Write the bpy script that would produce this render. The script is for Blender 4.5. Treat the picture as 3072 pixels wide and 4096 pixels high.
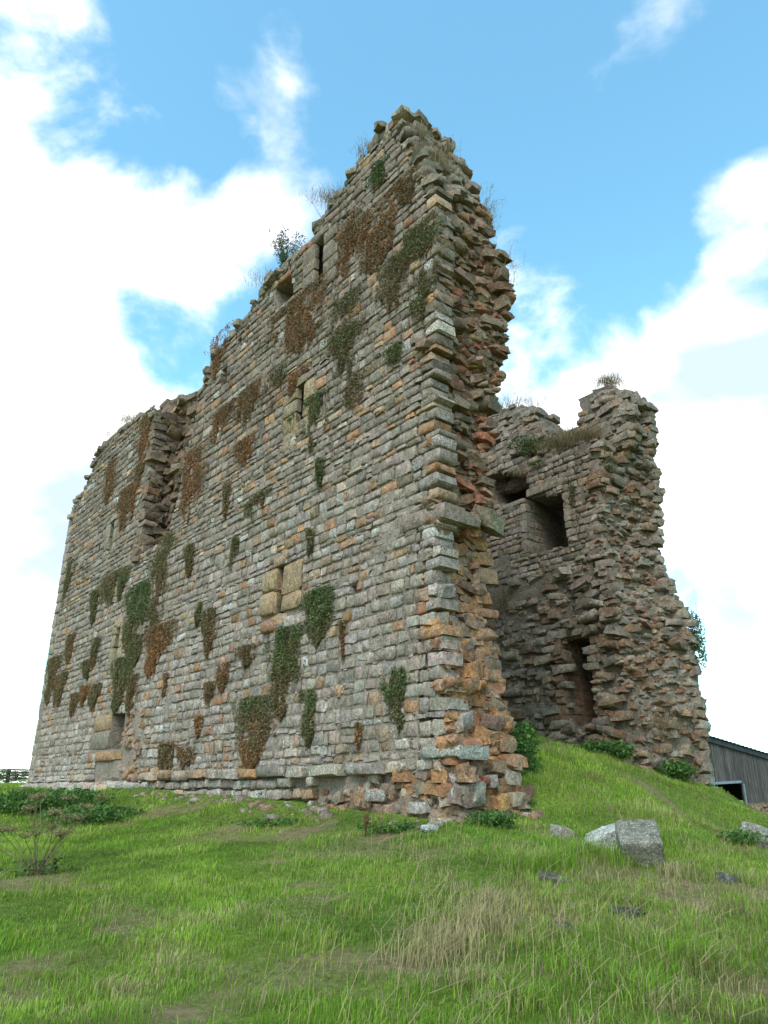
import bpy, math, random
import numpy as np
from mathutils import Vector, Matrix

# ------------------------------------------------------------------ reset
for o in list(bpy.data.objects): bpy.data.objects.remove(o, do_unlink=True)
sc = bpy.context.scene
col = sc.collection
rng = np.random.default_rng(7)
random.seed(7)

# ------------------------------------------------------------------ camera (eye height is z = 0)
PITCH = math.radians(20.615)
cam_d = bpy.data.cameras.new('camera'); cam = bpy.data.objects.new('camera', cam_d); col.objects.link(cam)
cam_d.sensor_fit = 'HORIZONTAL'; cam_d.sensor_width = 36.0; cam_d.lens = 36.0*739.0/768.0
cam_d.clip_start = 0.05; cam_d.clip_end = 6000
cam.location = (0, 0, 0); cam.rotation_euler = (math.pi/2+PITCH, 0, 0)
sc.camera = cam
sc.render.resolution_x = 768; sc.render.resolution_y = 1024

# ------------------------------------------------------------------ sky
SUN_EL, SUN_AZ = math.radians(48), math.radians(-158)     # azimuth measured clockwise from +Y
wd = bpy.data.worlds.new('World'); sc.world = wd; wd.use_nodes = True
nt = wd.node_tree; nt.nodes.clear()
def N(tree, typ, **kw):
    n = tree.nodes.new(typ)
    for k, v in kw.items():
        if k.startswith('i_'): n.inputs[k[2:].replace('_', ' ')].default_value = v
        else: setattr(n, k, v)
    return n
def L(tree, a, b): tree.links.new(a, b)
def px_dir(x, y):                    # a direction in the sky
    X, Y, f = x-384., 512.-y, 739.
    v = Vector((X, f*math.cos(PITCH)-Y*math.sin(PITCH), f*math.sin(PITCH)+Y*math.cos(PITCH))); v.normalize(); return v
def math_n(tree, op, a, b=None, clamp=False):
    n = tree.nodes.new('ShaderNodeMath'); n.operation = op; n.use_clamp = clamp
    for i, s in enumerate((a, b)):
        if s is None: continue
        if isinstance(s, (int, float)): n.inputs[i].default_value = s
        else: tree.links.new(s, n.inputs[i])
    return n.outputs[0]
def world():
    out = N(nt, 'ShaderNodeOutputWorld')
    sky = N(nt, 'ShaderNodeTexSky', sky_type='NISHITA', sun_disc=False, sun_elevation=SUN_EL, sun_rotation=SUN_AZ)
    sky.air_density = 1.0; sky.dust_density = 0.6; sky.ozone_density = 1.6
    tc = N(nt, 'ShaderNodeTexCoord'); vec = tc.outputs['Generated']
    tint = N(nt, 'ShaderNodeMix', data_type='RGBA', blend_type='MULTIPLY'); tint.inputs['Factor'].default_value = 1
    L(nt, sky.outputs[0], tint.inputs[6]); tint.inputs[7].default_value = SKY_TINT
    # cloud cover: noise on the dome plus broad banks
    mp = N(nt, 'ShaderNodeMapping'); mp.inputs['Scale'].default_value = (1.0, 1.0, 1.5); L(nt, vec, mp.inputs[0])
    mp.inputs['Location'].default_value = (0.37, 1.9, 0.4)
    n1 = N(nt, 'ShaderNodeTexNoise'); n1.inputs['Scale'].default_value = 4.6; n1.inputs['Detail'].default_value = 9; n1.inputs['Roughness'].default_value = .56; n1.inputs['Distortion'].default_value = .25
    L(nt, mp.outputs[0], n1.inputs['Vector'])
    s = math_n(nt, 'MULTIPLY', math_n(nt, 'SUBTRACT', n1.outputs[0], 0.5), 3.7)
    sep = N(nt, 'ShaderNodeSeparateXYZ'); L(nt, vec, sep.inputs[0])
    hz = N(nt, 'ShaderNodeMapRange', interpolation_type='SMOOTHSTEP'); L(nt, sep.outputs[2], hz.inputs[0])
    hz.inputs[1].default_value = .02; hz.inputs[2].default_value = .85; hz.inputs[3].default_value = .12; hz.inputs[4].default_value = -.55
    s = math_n(nt, 'ADD', s, hz.outputs[0])
    for (x, y, r, w) in BANKS:
        d = px_dir(x, y)
        dt = N(nt, 'ShaderNodeVectorMath', operation='DOT_PRODUCT'); L(nt, vec, dt.inputs[0]); dt.inputs[1].default_value = d
        mr = N(nt, 'ShaderNodeMapRange', interpolation_type='SMOOTHSTEP'); L(nt, dt.outputs['Value'], mr.inputs[0])
        mr.inputs[1].default_value = math.cos(math.radians(r)); mr.inputs[2].default_value = 1.0; mr.inputs[4].default_value = w
        s = math_n(nt, 'ADD', s, mr.outputs[0])
    cm = N(nt, 'ShaderNodeMapRange', interpolation_type='SMOOTHSTEP'); L(nt, s, cm.inputs[0])
    cm.inputs[1].default_value = -.30; cm.inputs[2].default_value = .62
    n2 = N(nt, 'ShaderNodeTexNoise'); n2.inputs['Scale'].default_value = 2.4; n2.inputs['Detail'].default_value = 5
    L(nt, mp.outputs[0], n2.inputs['Vector'])
    cr = N(nt, 'ShaderNodeValToRGB'); L(nt, n2.outputs[0], cr.inputs[0])
    cr.color_ramp.elements[0].position = .38; cr.color_ramp.elements[0].color = (.46, .56, .70, 1)
    cr.color_ramp.elements[1].position = .50; cr.color_ramp.elements[1].color = (1.16, 1.13, 1.09, 1)
    b1 = N(nt, 'ShaderNodeBackground'); L(nt, tint.outputs[2], b1.inputs[0]); b1.inputs[1].default_value = SKY_STR
    b2 = N(nt, 'ShaderNodeBackground'); L(nt, cr.outputs[0], b2.inputs[0]); b2.inputs[1].default_value = CLOUD_STR
    mx = N(nt, 'ShaderNodeMixShader'); L(nt, cm.outputs[0], mx.inputs[0]); L(nt, b1.outputs[0], mx.inputs[1]); L(nt, b2.outputs[0], mx.inputs[2])
    L(nt, mx.outputs[0], out.inputs[0])
SKY_STR, CLOUD_STR = 0.15, 0.95
SKY_TINT = (1.12, 1.68, 1.46, 1)
# broad cloud banks and clear gaps: x, y (direction), angular radius, weight
BANKS = [(20, 320, 15, .60), (120, 300, 11, .55), (60, 480, 14, .7), (225, 270, 8, .45), (285, 185, 5.5, .55), (15, 50, 8, .42), (50, 110, 8, .42), (140, 155, 5, .45), (10, 190, 8, .3),
         (760, 390, 11, .65), (700, 440, 11, .6), (730, 560, 14, .7), (535, 265, 5.5, .6), (530, 310, 5, .5), (735, 195, 5, .5), (620, 40, 7, .85), (310, 50, 5.5, .5), (250, 55, 5.5, .6), (690, 75, 6, .4), (590, 240, 4, .45), (545, 400, 8, .5),
         (170, 375, 6, -.55), (135, 335, 6, -.4), (75, 160, 5, -.35), (600, 300, 8, -.3), (610, 130, 13, -.25), (500, 130, 18, -.3), (180, 110, 10, -.4), (720, 575, 6, -.45)]
world()

# ------------------------------------------------------------------ sun (thin cloud, soft)
sl = bpy.data.lights.new('sun', 'SUN'); so = bpy.data.objects.new('sun', sl); col.objects.link(so)
sl.energy = 1.35; sl.angle = math.radians(22); sl.color = (1.0, .955, .89)
sd = Vector((math.sin(SUN_AZ)*math.cos(SUN_EL), math.cos(SUN_AZ)*math.cos(SUN_EL), math.sin(SUN_EL)))
so.rotation_euler = sd.to_track_quat('Z', 'Y').to_euler(); so.location = sd*60

sc.view_settings.view_transform = 'Standard'; sc.view_settings.look = 'None'
sc.view_settings.exposure = 0.88; sc.view_settings.gamma = 1.0; sc.view_settings.use_curve_mapping = False
sc.render.engine = 'CYCLES'

# ------------------------------------------------------------------ frame of the ruin: t along the long wall, s into the tower, z up
C = np.array([1.20208814, 13.0]); D1 = np.array([-.63673909, .77107933]); D2 = np.array([.77107933, .63673909])
U1 = np.array([D1[0], D1[1], 0.]); U2 = np.array([D2[0], D2[1], 0.]); UZ = np.array([0., 0., 1.])
def W(t, s, z=0.):
    q = C+t*D1+s*D2; return np.array([q[0], q[1], z])
def Wn(t, s, z):
    return C[0]+t*D1[0]+s*D2[0], C[1]+t*D1[1]+s*D2[1], z

# ------------------------------------------------------------------ numpy noise
_perm = np.random.default_rng(3).permutation(512)
def _h(ix, iy, iz): return (_perm[(_perm[(_perm[ix & 511]+iy) & 511]+iz) & 511]/511.0)*2-1
def vnoise(x, y, z=0.0):
    x, y, z = np.broadcast_arrays(np.asarray(x, float), np.asarray(y, float), np.asarray(z, float))
    ix, iy, iz = np.floor(x).astype(int), np.floor(y).astype(int), np.floor(z).astype(int)
    fx, fy, fz = x-ix, y-iy, z-iz
    fx, fy, fz = fx*fx*(3-2*fx), fy*fy*(3-2*fy), fz*fz*(3-2*fz)
    r = 0
    for a in (0, 1):
        for b in (0, 1):
            for c in (0, 1):
                r = r+_h(ix+a, iy+b, iz+c)*(fx if a else 1-fx)*(fy if b else 1-fy)*(fz if c else 1-fz)
    return r
def fbm(x, y, z=0.0, o=3):
    r, a = 0, 1.0
    for k in range(o):
        r = r+a*vnoise(np.asarray(x)*2**k+k*17.3, np.asarray(y)*2**k+k*5.1, np.asarray(z)*2**k+k*9.7); a *= .5
    return r

# ------------------------------------------------------------------ mesh helpers
def mk_mesh(name, V, F, cl=None, smooth=True, mat=None):
    """F: (m,k) array of one polygon size, or list of such arrays"""
    me = bpy.data.meshes.new(name)
    Fs = F if isinstance(F, list) else [F]
    Fs = [np.asarray(f, np.int32) for f in Fs if len(f)]
    V = np.asarray(V, np.float32)
    nl = sum(f.size for f in Fs); npoly = sum(len(f) for f in Fs)
    me.vertices.add(len(V)); me.vertices.foreach_set('co', V.ravel())
    me.loops.add(nl); me.polygons.add(npoly)
    me.loops.foreach_set('vertex_index', np.concatenate([f.ravel() for f in Fs]))
    tot = np.concatenate([np.full(len(f), f.shape[1], np.int32) for f in Fs])
    st = np.concatenate([[0], np.cumsum(tot)[:-1]]).astype(np.int32)
    me.polygons.foreach_set('loop_start', st); me.polygons.foreach_set('loop_total', tot)
    me.polygons.foreach_set('use_smooth', np.full(npoly, bool(smooth)))
    me.update(calc_edges=True)
    if cl is not None:
        at = me.color_attributes.new('col', 'FLOAT_COLOR', 'POINT')
        at.data.foreach_set('color', np.asarray(cl, np.float32).ravel())
    if mat: me.materials.append(mat)
    return me
def link(name, me, parent=None, loc=(0, 0, 0)):
    o = bpy.data.objects.new(name, me); col.objects.link(o); o.location = loc
    if parent is not None:
        o.parent = parent
        o.matrix_parent_inverse = Matrix.Translation(-Vector(parent.location)) if parent.parent is None else Matrix.Identity(4)
    return o
def tag(o, label=None, cat=None, group=None, kind=None):
    if label: o['label'] = label
    if cat: o['category'] = cat
    if group: o['group'] = group
    if kind: o['kind'] = kind
    return o
class Acc:                          # collects pieces into one mesh
    def __init__(s): s.V = []; s.F = {}; s.C = []; s.n = 0
    def add(s, V, F, c):
        V = np.asarray(V, float)
        for f in (F if isinstance(F, list) else [F]):
            f = np.asarray(f); s.F.setdefault(f.shape[1], []).append(f+s.n)
        s.V.append(V); s.n += len(V)
        c = np.asarray(c, float)
        s.C.append(np.tile(c, (len(V), 1)) if c.ndim == 1 else c)
    def mesh(s, name, mat, smooth=True):
        return mk_mesh(name, np.concatenate(s.V), [np.concatenate(v) for v in s.F.values()], np.concatenate(s.C), smooth, mat)

# ------------------------------------------------------------------ materials
def new_mat(name):
    m = bpy.data.materials.new(name); m.use_nodes = True; t = m.node_tree; t.nodes.clear()
    out = N(t, 'ShaderNodeOutputMaterial'); p = N(t, 'ShaderNodeBsdfPrincipled'); L(t, p.outputs[0], out.inputs[0])
    return m, t, p, out
def mixc(t, fac, a, b, mode='MIX'):
    n = t.nodes.new('ShaderNodeMix'); n.data_type = 'RGBA'; n.blend_type = mode
    for i, s in ((0, fac), (6, a), (7, b)):
        if isinstance(s, (int, float)): n.inputs[i].default_value = s
        elif isinstance(s, tuple): n.inputs[i].default_value = s
        else: t.links.new(s, n.inputs[i])
    return n.outputs[2]
def noise(t, vec, scale, detail=4, rough=.55, dist=0.):
    n = t.nodes.new('ShaderNodeTexNoise'); n.inputs['Scale'].default_value = scale; n.inputs['Detail'].default_value = detail
    n.inputs['Roughness'].default_value = rough; n.inputs['Distortion'].default_value = dist
    t.links.new(vec, n.inputs['Vector']); return n.outputs[0]
def ramp(t, s, a, b, lo=0., hi=1.):
    n = t.nodes.new('ShaderNodeMapRange'); n.interpolation_type = 'SMOOTHSTEP'; t.links.new(s, n.inputs[0])
    n.inputs[1].default_value = a; n.inputs[2].default_value = b; n.inputs[3].default_value = lo; n.inputs[4].default_value = hi
    return n.outputs[0]
def stone_mat(name, bump=.6, lichen=1.0, rough_scale=1.0, GREY_SKIN=(.285, .238, .204, 1), SKIN_K=.42, ALGAE=.14):
    m, t, p, out = new_mat(name)
    at = N(t, 'ShaderNodeAttribute', attribute_name='col')
    g = N(t, 'ShaderNodeNewGeometry'); v = g.outputs['Position']
    base = at.outputs['Color']
    big = noise(t, v, 1.6, 4)
    mid = noise(t, v, 9, 6, .65)
    m2 = noise(t, v, 26, 5, .7)
    fine = noise(t, v, 70, 5, .75)
    wk = math_n(t, 'MULTIPLY', ramp(t, noise(t, v, 6.0, 5, .65), .40, .62), SKIN_K)                    # grey weathering skin over the stone's own colour
    c = mixc(t, wk, base, GREY_SKIN)
    c = mixc(t, 1.0, c, mixc(t, ramp(t, mid, .28, .72), (.58, .56, .53, 1), (1.30, 1.29, 1.27, 1)), 'MULTIPLY')
    c = mixc(t, 1.0, c, mixc(t, ramp(t, m2, .30, .70), (.62, .61, .60, 1), (1.34, 1.34, 1.34, 1)), 'MULTIPLY')
    c = mixc(t, 1.0, c, mixc(t, ramp(t, fine, .3, .7), (.62, .61, .60, 1), (1.36, 1.36, 1.36, 1)), 'MULTIPLY')
    c = mixc(t, math_n(t, 'MULTIPLY', ramp(t, big, .45, .7), .30), c, (.15, .128, .102, 1))       # old dark crust
    # warm rust seeping inside a stone
    wr = noise(t, v, 4.3, 4, .6)
    c = mixc(t, math_n(t, 'MULTIPLY', ramp(t, wr, .60, .72), .40), c, (.32, .19, .10, 1))
    # lichen: pale specks and blotches, amount carried by each stone
    la = math_n(t, 'MULTIPLY', at.outputs['Alpha'], lichen)
    sp = noise(t, v, 30, 6, .72)
    bl = noise(t, v, 7.5, 4, .6)
    th = math_n(t, 'SUBTRACT', .68, math_n(t, 'MULTIPLY', la, .16))
    sm = math_n(t, 'MULTIPLY', math_n(t, 'SUBTRACT', sp, th), 14, clamp=True)
    th2 = math_n(t, 'SUBTRACT', .80, math_n(t, 'MULTIPLY', la, .17))
    sm2 = math_n(t, 'MULTIPLY', math_n(t, 'SUBTRACT', bl, th2), 16, clamp=True)
    c = mixc(t, math_n(t, 'MULTIPLY', sm, .75), c, (.58, .55, .50, 1))
    c = mixc(t, math_n(t, 'MULTIPLY', sm2, .85), c, (.64, .61, .56, 1))
    gr = noise(t, v, 13, 5, .65)
    c = mixc(t, math_n(t, 'MULTIPLY', ramp(t, gr, .58, .72), ALGAE), c, (.16, .155, .085, 1))        # olive algae
    L(t, c, p.inputs['Base Color']); p.inputs['Roughness'].default_value = .93
    p.inputs['Specular IOR Level'].default_value = .18
    h = math_n(t, 'ADD', math_n(t, 'MULTIPLY', noise(t, v, 16*rough_scale, 6, .65), .030), math_n(t, 'MULTIPLY', noise(t, v, 70*rough_scale, 4, .7), .009))
    b = N(t, 'ShaderNodeBump'); b.inputs['Strength'].default_value = bump; b.inputs['Distance'].default_value = 1.0; L(t, h, b.inputs['Height'])
    L(t, b.outputs[0], p.inputs['Normal'])
    return m
def mortar_mat(name, a, b_, bump=.8):
    m, t, p, out = new_mat(name)
    g = N(t, 'ShaderNodeNewGeometry'); v = g.outputs['Position']
    c = mixc(t, ramp(t, noise(t, v, 1.2, 5, .6), .35, .65), a, b_)
    c = mixc(t, 1.0, c, mixc(t, ramp(t, noise(t, v, 22, 5, .7), .3, .7), (.6, .6, .6, 1), (1.3, 1.28, 1.26, 1)), 'MULTIPLY')
    L(t, c, p.inputs['Base Color']); p.inputs['Roughness'].default_value = .97; p.inputs['Specular IOR Level'].default_value = .1
    h = math_n(t, 'ADD', math_n(t, 'MULTIPLY', noise(t, v, 9, 6, .7), .09), math_n(t, 'MULTIPLY', noise(t, v, 45, 4, .7), .015))
    b = N(t, 'ShaderNodeBump'); b.inputs['Strength'].default_value = bump; b.inputs['Distance'].default_value = 1.0; L(t, h, b.inputs['Height'])
    L(t, b.outputs[0], p.inputs['Normal'])
    return m
def leaf_mat(name, trans=.35, gloss=.25, rough=.55):
    m, t, p, out = new_mat(name)
    at = N(t, 'ShaderNodeAttribute', attribute_name='col')
    L(t, at.outputs['Color'], p.inputs['Base Color']); p.inputs['Roughness'].default_value = rough; p.inputs['Specular IOR Level'].default_value = gloss
    tr = N(t, 'ShaderNodeBsdfTranslucent'); L(t, at.outputs['Color'], tr.inputs[0])
    mx = N(t, 'ShaderNodeMixShader'); mx.inputs[0].default_value = trans
    L(t, p.outputs[0], mx.inputs[1]); L(t, tr.outputs[0], mx.inputs[2]); L(t, mx.outputs[0], out.inputs[0])
    return m
M_STONE = stone_mat('weathered_sandstone', bump=.8)
M_RUBBLE = stone_mat('rubble_sandstone', bump=.95, lichen=.7, GREY_SKIN=(.205, .145, .105, 1), SKIN_K=.25, ALGAE=.12)
M_FAR = stone_mat('far_wall_sandstone', bump=.9, lichen=.9, GREY_SKIN=(.245, .205, .168, 1), SKIN_K=.45, ALGAE=.14)
M_BLOCK = stone_mat('lichened_block', bump=.7, lichen=.95, GREY_SKIN=(.22, .20, .165, 1), ALGAE=.3)
M_MORTAR = mortar_mat('lime_mortar', (.23, .175, .138, 1), (.33, .25, .20, 1))
M_CORE = mortar_mat('rubble_core_mortar', (.215, .128, .090, 1), (.32, .20, .140, 1), 1.0)
M_FCORE = mortar_mat('far_wall_mortar', (.19, .148, .115, 1), (.27, .21, .165, 1), 1.0)
M_LEAF = leaf_mat('trailing_leaf')
M_GRASS = leaf_mat('grass_blade', .40, .18, .6)
M_DRY = leaf_mat('dry_grass', .25, .1, .8)

# ------------------------------------------------------------------ ground
ctrl = []
for t_, z_ in [(-.3, -.56), (2.3, -.47), (5.5, -.27), (10, -.15), (17, -.05), (24.5, .1)]: ctrl.append((*W(t_, -.15)[:2], z_))
for t_, z_ in [(9, 2.3), (6.3, 1.95), (4.9, 1.25), (4.0, 1.0), (2.7, .6)]: ctrl.append((*W(t_, 8.8)[:2], z_))
for t_, s_, z_ in [(1.3, 11.2, 0), (3, 5, 1.15), (6, 4, 1.7), (1.2, 2.4, .35), (-.3, 1.8, -.35), (0, 6, .1), (12, 5, 2.2), (-2, 4, -.6), (-2, 9, -.62)]: ctrl.append((*W(t_, s_)[:2], z_))
ctrl += [(0, 0, -1.6), (0, 6, -1.52), (-3, 6, -1.5), (3, 6, -1.5), (6, 6, -1.55), (-6, 6, -1.45), (0, 9.5, -1.12), (-4, 10, -1.1), (-8, 13, -.95), (4.5, 10, -1.15), (7.5, 11, -1.25), (7, 16, -.95), (10, 18.5, -1.5), (11, 20, -1.75), (12, 27, -1.8), (20, 40, -1.8), (14, 45, -1.7), (30, 20, -2.2), (-12, 18, -.7), (-18, 25, -.35), (-14, 12, -1.1), (-24, 34, 0), (-30, 60, .5), (-50, 60, .5), (0, 60, 0), (-45, 30, 0), (30, 60, -1.7), (0, -20, -2), (30, -10, -2), (-30, -10, -1.8), (-10, 6, -1.45), (10, 6, -1.6)]
ctrl = np.array(ctrl)
def _tps():
    P = ctrl[:, :2]; n = len(P); d = np.linalg.norm(P[:, None]-P[None], axis=2)
    A = np.zeros((n+3, n+3)); A[:n, :n] = np.where(d > 0, d*d*np.log(d+1e-9), 0)+.02*np.eye(n)
    A[:n, n] = 1; A[:n, n+1:] = P; A[n:, :n] = A[:n, n:].T
    return np.linalg.solve(A, np.r_[ctrl[:, 2], 0, 0, 0])
_tw = _tps()
def gz(x, y):
    x = np.atleast_1d(np.asarray(x, float)); y = np.atleast_1d(np.asarray(y, float)); sh = x.shape
    x = x.ravel(); y = y.ravel(); out = np.empty(len(x))
    for a in range(0, len(x), 40000):
        xs, ys = x[a:a+40000], y[a:a+40000]
        cx_, cy_ = np.clip(xs, -50, 36), np.clip(ys, -18, 62)
        d = np.hypot(cx_[:, None]-ctrl[:, 0], cy_[:, None]-ctrl[:, 1])
        z = np.where(d > 0, d*d*np.log(d+1e-9), 0)@_tw[:-3]+_tw[-3]+_tw[-2]*cx_+_tw[-1]*cy_
        far = np.hypot(xs-cx_, ys-cy_); k = np.clip(far/120, 0, 1); k = k*k*(3-2*k)
        z = z*(1-k)+(-2.5)*k
        z += .055*fbm(xs*.9, ys*.9, 3.3, 2)*np.exp(-np.hypot(xs, ys)/25)+.035*fbm(xs*2.6, ys*2.6, 1.3, 2)*np.exp(-np.hypot(xs, ys)/18)
        out[a:a+40000] = z
    return out.reshape(sh)
BARE = [(-.35, 7.35, .30, 1.0), (.08, 7.27, .28, 1.0), (-1.52, 6.22, .25, .9), (-1.12, 6.6, .2, .8), (-.8, 6.85, .22, .8), (2.52, 8.62, .2, 1.0), (1.4, 7.1, .22, .9), (.85, 8.2, .4, .8), (1.3, 8.6, .35, .8), (-.95, 10.0, .18, .8), (-2.9, 7.3, .22, .7), (-3.0, 6.5, .3, .8), (3.3, 10.4, .4, .8), (2.9, 6.8, .25, .8), (-.65, 9.3, .2, .8), (-.5, 11.9, .6, .5), (.6, 11.6, .5, .5)]
def bare_at(x, y):
    b = np.zeros(np.shape(x))
    for (bx, by, br, k) in BARE: b = np.maximum(b, k*np.exp(-(((x-bx)/(br*1.6))**2+((y-by)/br)**2)))
    b = np.maximum(b, np.clip((fbm(np.asarray(x)*.7+4, np.asarray(y)*.7, 9.1, 3)-.55)*2.2, 0, .75))
    return b*np.clip(1+.8*fbm(np.asarray(x)*5, np.asarray(y)*5, 2.2, 2), 0, 1.4)
def build_ground():
    def axis(lo, hi, st, far, ng):
        mid = np.arange(lo, hi+1e-6, st); g = np.geomspace(st*2, far, ng)
        return np.concatenate([lo-g[::-1], mid, hi+g])
    xs = axis(-24, 16, .25, 2500, 26); ys = axis(-4, 40, .25, 2500, 26)
    X, Y = np.meshgrid(xs, ys); Z = gz(X, Y)
    V = np.stack([X.ravel(), Y.ravel(), Z.ravel()], 1)
    ny, nx = X.shape; i = np.arange(nx-1)[None]+nx*np.arange(ny-1)[:, None]; i = i.ravel()
    F = np.stack([i, i+1, i+1+nx, i+nx], 1)
    m, t, p, out = new_mat('turf_soil')
    g = N(t, 'ShaderNodeNewGeometry'); v = g.outputs['Position']
    c = mixc(t, ramp(t, noise(t, v, .35, 6, .65), .38, .62), (.110, .155, .026, 1), (.175, .215, .038, 1))
    c = mixc(t, math_n(t, 'MULTIPLY', ramp(t, noise(t, v, 1.3, 5, .65), .55, .70), .7), c, (.19, .155, .065, 1))
    c = mixc(t, 1.0, c, mixc(t, ramp(t, noise(t, v, 14, 6, .75), .3, .7), (.5, .5, .5, 1), (1.4, 1.4, 1.3, 1)), 'MULTIPLY')
    at = N(t, 'ShaderNodeAttribute', attribute_name='col')
    c = mixc(t, at.outputs['Color'], c, mixc(t, ramp(t, noise(t, v, 9, 6, .7), .35, .65), (.15, .095, .055, 1), (.30, .20, .11, 1)))
    L(t, c, p.inputs['Base Color']); p.inputs['Roughness'].default_value = .95; p.inputs['Specular IOR Level'].default_value = .1
    b = N(t, 'ShaderNodeBump'); b.inputs['Strength'].default_value = .7; L(t, math_n(t, 'MULTIPLY', noise(t, v, 12, 6, .75), .12), b.inputs['Height']); b.inputs['Distance'].default_value = 1
    L(t, b.outputs[0], p.inputs['Normal'])
    o = link('ground', mk_mesh('ground', V, F, np.repeat(np.clip(bare_at(X.ravel(), Y.ravel()), 0, 1)[:, None], 4, 1), True, m)); tag(o, 'uneven grassy mound around the ruin', kind='structure')
    o['label'] = 'uneven grassy mound rising towards the ruined tower'
build_ground()

# ------------------------------------------------------------------ masonry generators
def coursed(u, v, n, cu, cz, org, w, h, proud=0., skirt=.22, rnd=None, pillow=.036, cut=.78, jit=.014, ends=(0, 0)):
    """A squared stone with worn edges: 3x3 face grid + skirt (21 quads). u,v,n world axes, org a point, cu,cz centre on the wall."""
    r = rnd or rng
    g = np.array([-1, -cut, cut, 1.])
    gu = g*w/2; gv = g*h/2
    ku = np.tile(gu, 4)+cu; kv = np.repeat(gv, 4)+cz
    edge = (np.abs(np.tile(g, 4)) == 1)|(np.abs(np.repeat(g, 4)) == 1)
    corner = (np.abs(np.tile(g, 4)) == 1)&(np.abs(np.repeat(g, 4)) == 1)
    ku = ku+r.normal(0, jit, 16)-np.where(corner, np.sign(ku-cu)*min(.035, w*.09), 0)
    kv = kv+r.normal(0, jit, 16)-np.where(corner, np.sign(kv-cz)*min(.03, h*.10), 0)
    tu, tv = r.normal(0, .02), r.normal(0, .035)
    dn = proud+np.where(edge, -pillow, 0)+r.normal(0, .009, 16)+(ku-cu)*tu+(kv-cz)*tv
    P = org+ku[:, None]*u+kv[:, None]*v+dn[:, None]*n
    ring = [0, 1, 2, 3, 7, 11, 15, 14, 13, 12, 8, 4]
    B = org+(ku[ring, None]*1.0)*u+kv[ring, None]*v+(proud-skirt)*n
    V = np.concatenate([P, B])
    F = [[a+4*b, a+1+4*b, a+5+4*b, a+4+4*b] for b in range(3) for a in range(3)]
    for k in range(12):
        a, b = ring[k], ring[(k+1) % 12]; F.append([b, a, 16+k, 16+(k+1) % 12])
    F = np.array(F)
    if np.dot(np.cross(u, v), n) < 0: F = F[:, ::-1]
    return V, F
_bV = None
def _lump_base():
    import itertools
    pts = [np.array(p, float) for p in itertools.product((-1, 0, 1), repeat=3) if any(p)]
    idx = {tuple(p.astype(int)): i for i, p in enumerate(pts)}
    F = []
    for ax in range(3):
        o1, o2 = [a for a in range(3) if a != ax]
        for sgn in (-1, 1):
            for a in (-1, 0):
                for b in (-1, 0):
                    q = []
                    for (da, db) in ((0, 0), (1, 0), (1, 1), (0, 1)):
                        p = [0, 0, 0]; p[ax] = sgn; p[o1] = a+da; p[o2] = b+db; q.append(idx[tuple(p)])
                    nn = np.cross(pts[q[1]]-pts[q[0]], pts[q[2]]-pts[q[0]])
                    if nn[ax]*sgn < 0: q = q[::-1]
                    F.append(q)
    return np.array(pts), np.array(F)
LV, LF = _lump_base()
def lump(ctr, ax, size, rnd=None, round_=.35, jit=.13, rot=.25):
    """An irregular broken stone (24 quads). ax: 3x3 rows = local axes; size: half extents."""
    r = rnd or rng
    P = LV.copy(); ln = np.linalg.norm(P, axis=1)
    P = P/(ln[:, None]**round_)
    P = P+r.normal(0, jit, P.shape)
    P[:, 2] += P[:, 0]*r.normal(0, .18)+P[:, 1]*r.normal(0, .18)
    P = P*np.asarray(size)
    a, b, c = r.normal(0, rot, 3)*np.array([.6, .6, 1.])
    Rx = np.array([[1, 0, 0], [0, math.cos(a), -math.sin(a)], [0, math.sin(a), math.cos(a)]])
    Ry = np.array([[math.cos(b), 0, math.sin(b)], [0, 1, 0], [-math.sin(b), 0, math.cos(b)]])
    Rz = np.array([[math.cos(c), -math.sin(c), 0], [math.sin(c), math.cos(c), 0], [0, 0, 1]])
    P = P@(Rz@Ry@Rx).T
    return np.asarray(ctr)+P@np.asarray(ax), (LF if np.linalg.det(np.asarray(ax)) > 0 else LF[:, ::-1])
AX_FRONT = np.array([U1, -U2, UZ]); AX_END = np.array([U2, U1, UZ])

def inside(poly, x, y):
    x = np.asarray(x, float); y = np.asarray(y, float); r = np.zeros(np.broadcast(x, y).shape, bool); n = len(poly)
    for i in range(n):
        x0, y0 = poly[i]; x1, y1 = poly[(i+1) % n]
        if y0 == y1: continue
        c = ((y0 > y) != (y1 > y))&(x < (x1-x0)*(y-y0)/(y1-y0)+x0); r ^= c
    return r
def spans(poly, z):
    xs = []
    n = len(poly)
    for i in range(n):
        x0, y0 = poly[i]; x1, y1 = poly[(i+1) % n]
        if (y0 > z) != (y1 > z): xs.append(x0+(x1-x0)*(z-y0)/(y1-y0))
    xs.sort(); return list(zip(xs[::2], xs[1::2]))
def minus(sp, holes, z):
    for h in holes:
        for a, b in spans(h, z):
            ns = []
            for c, d in sp:
                if b <= c or a >= d: ns.append((c, d)); continue
                if a > c: ns.append((c, a))
                if b < d: ns.append((b, d))
            sp = ns
    return sp
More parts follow.
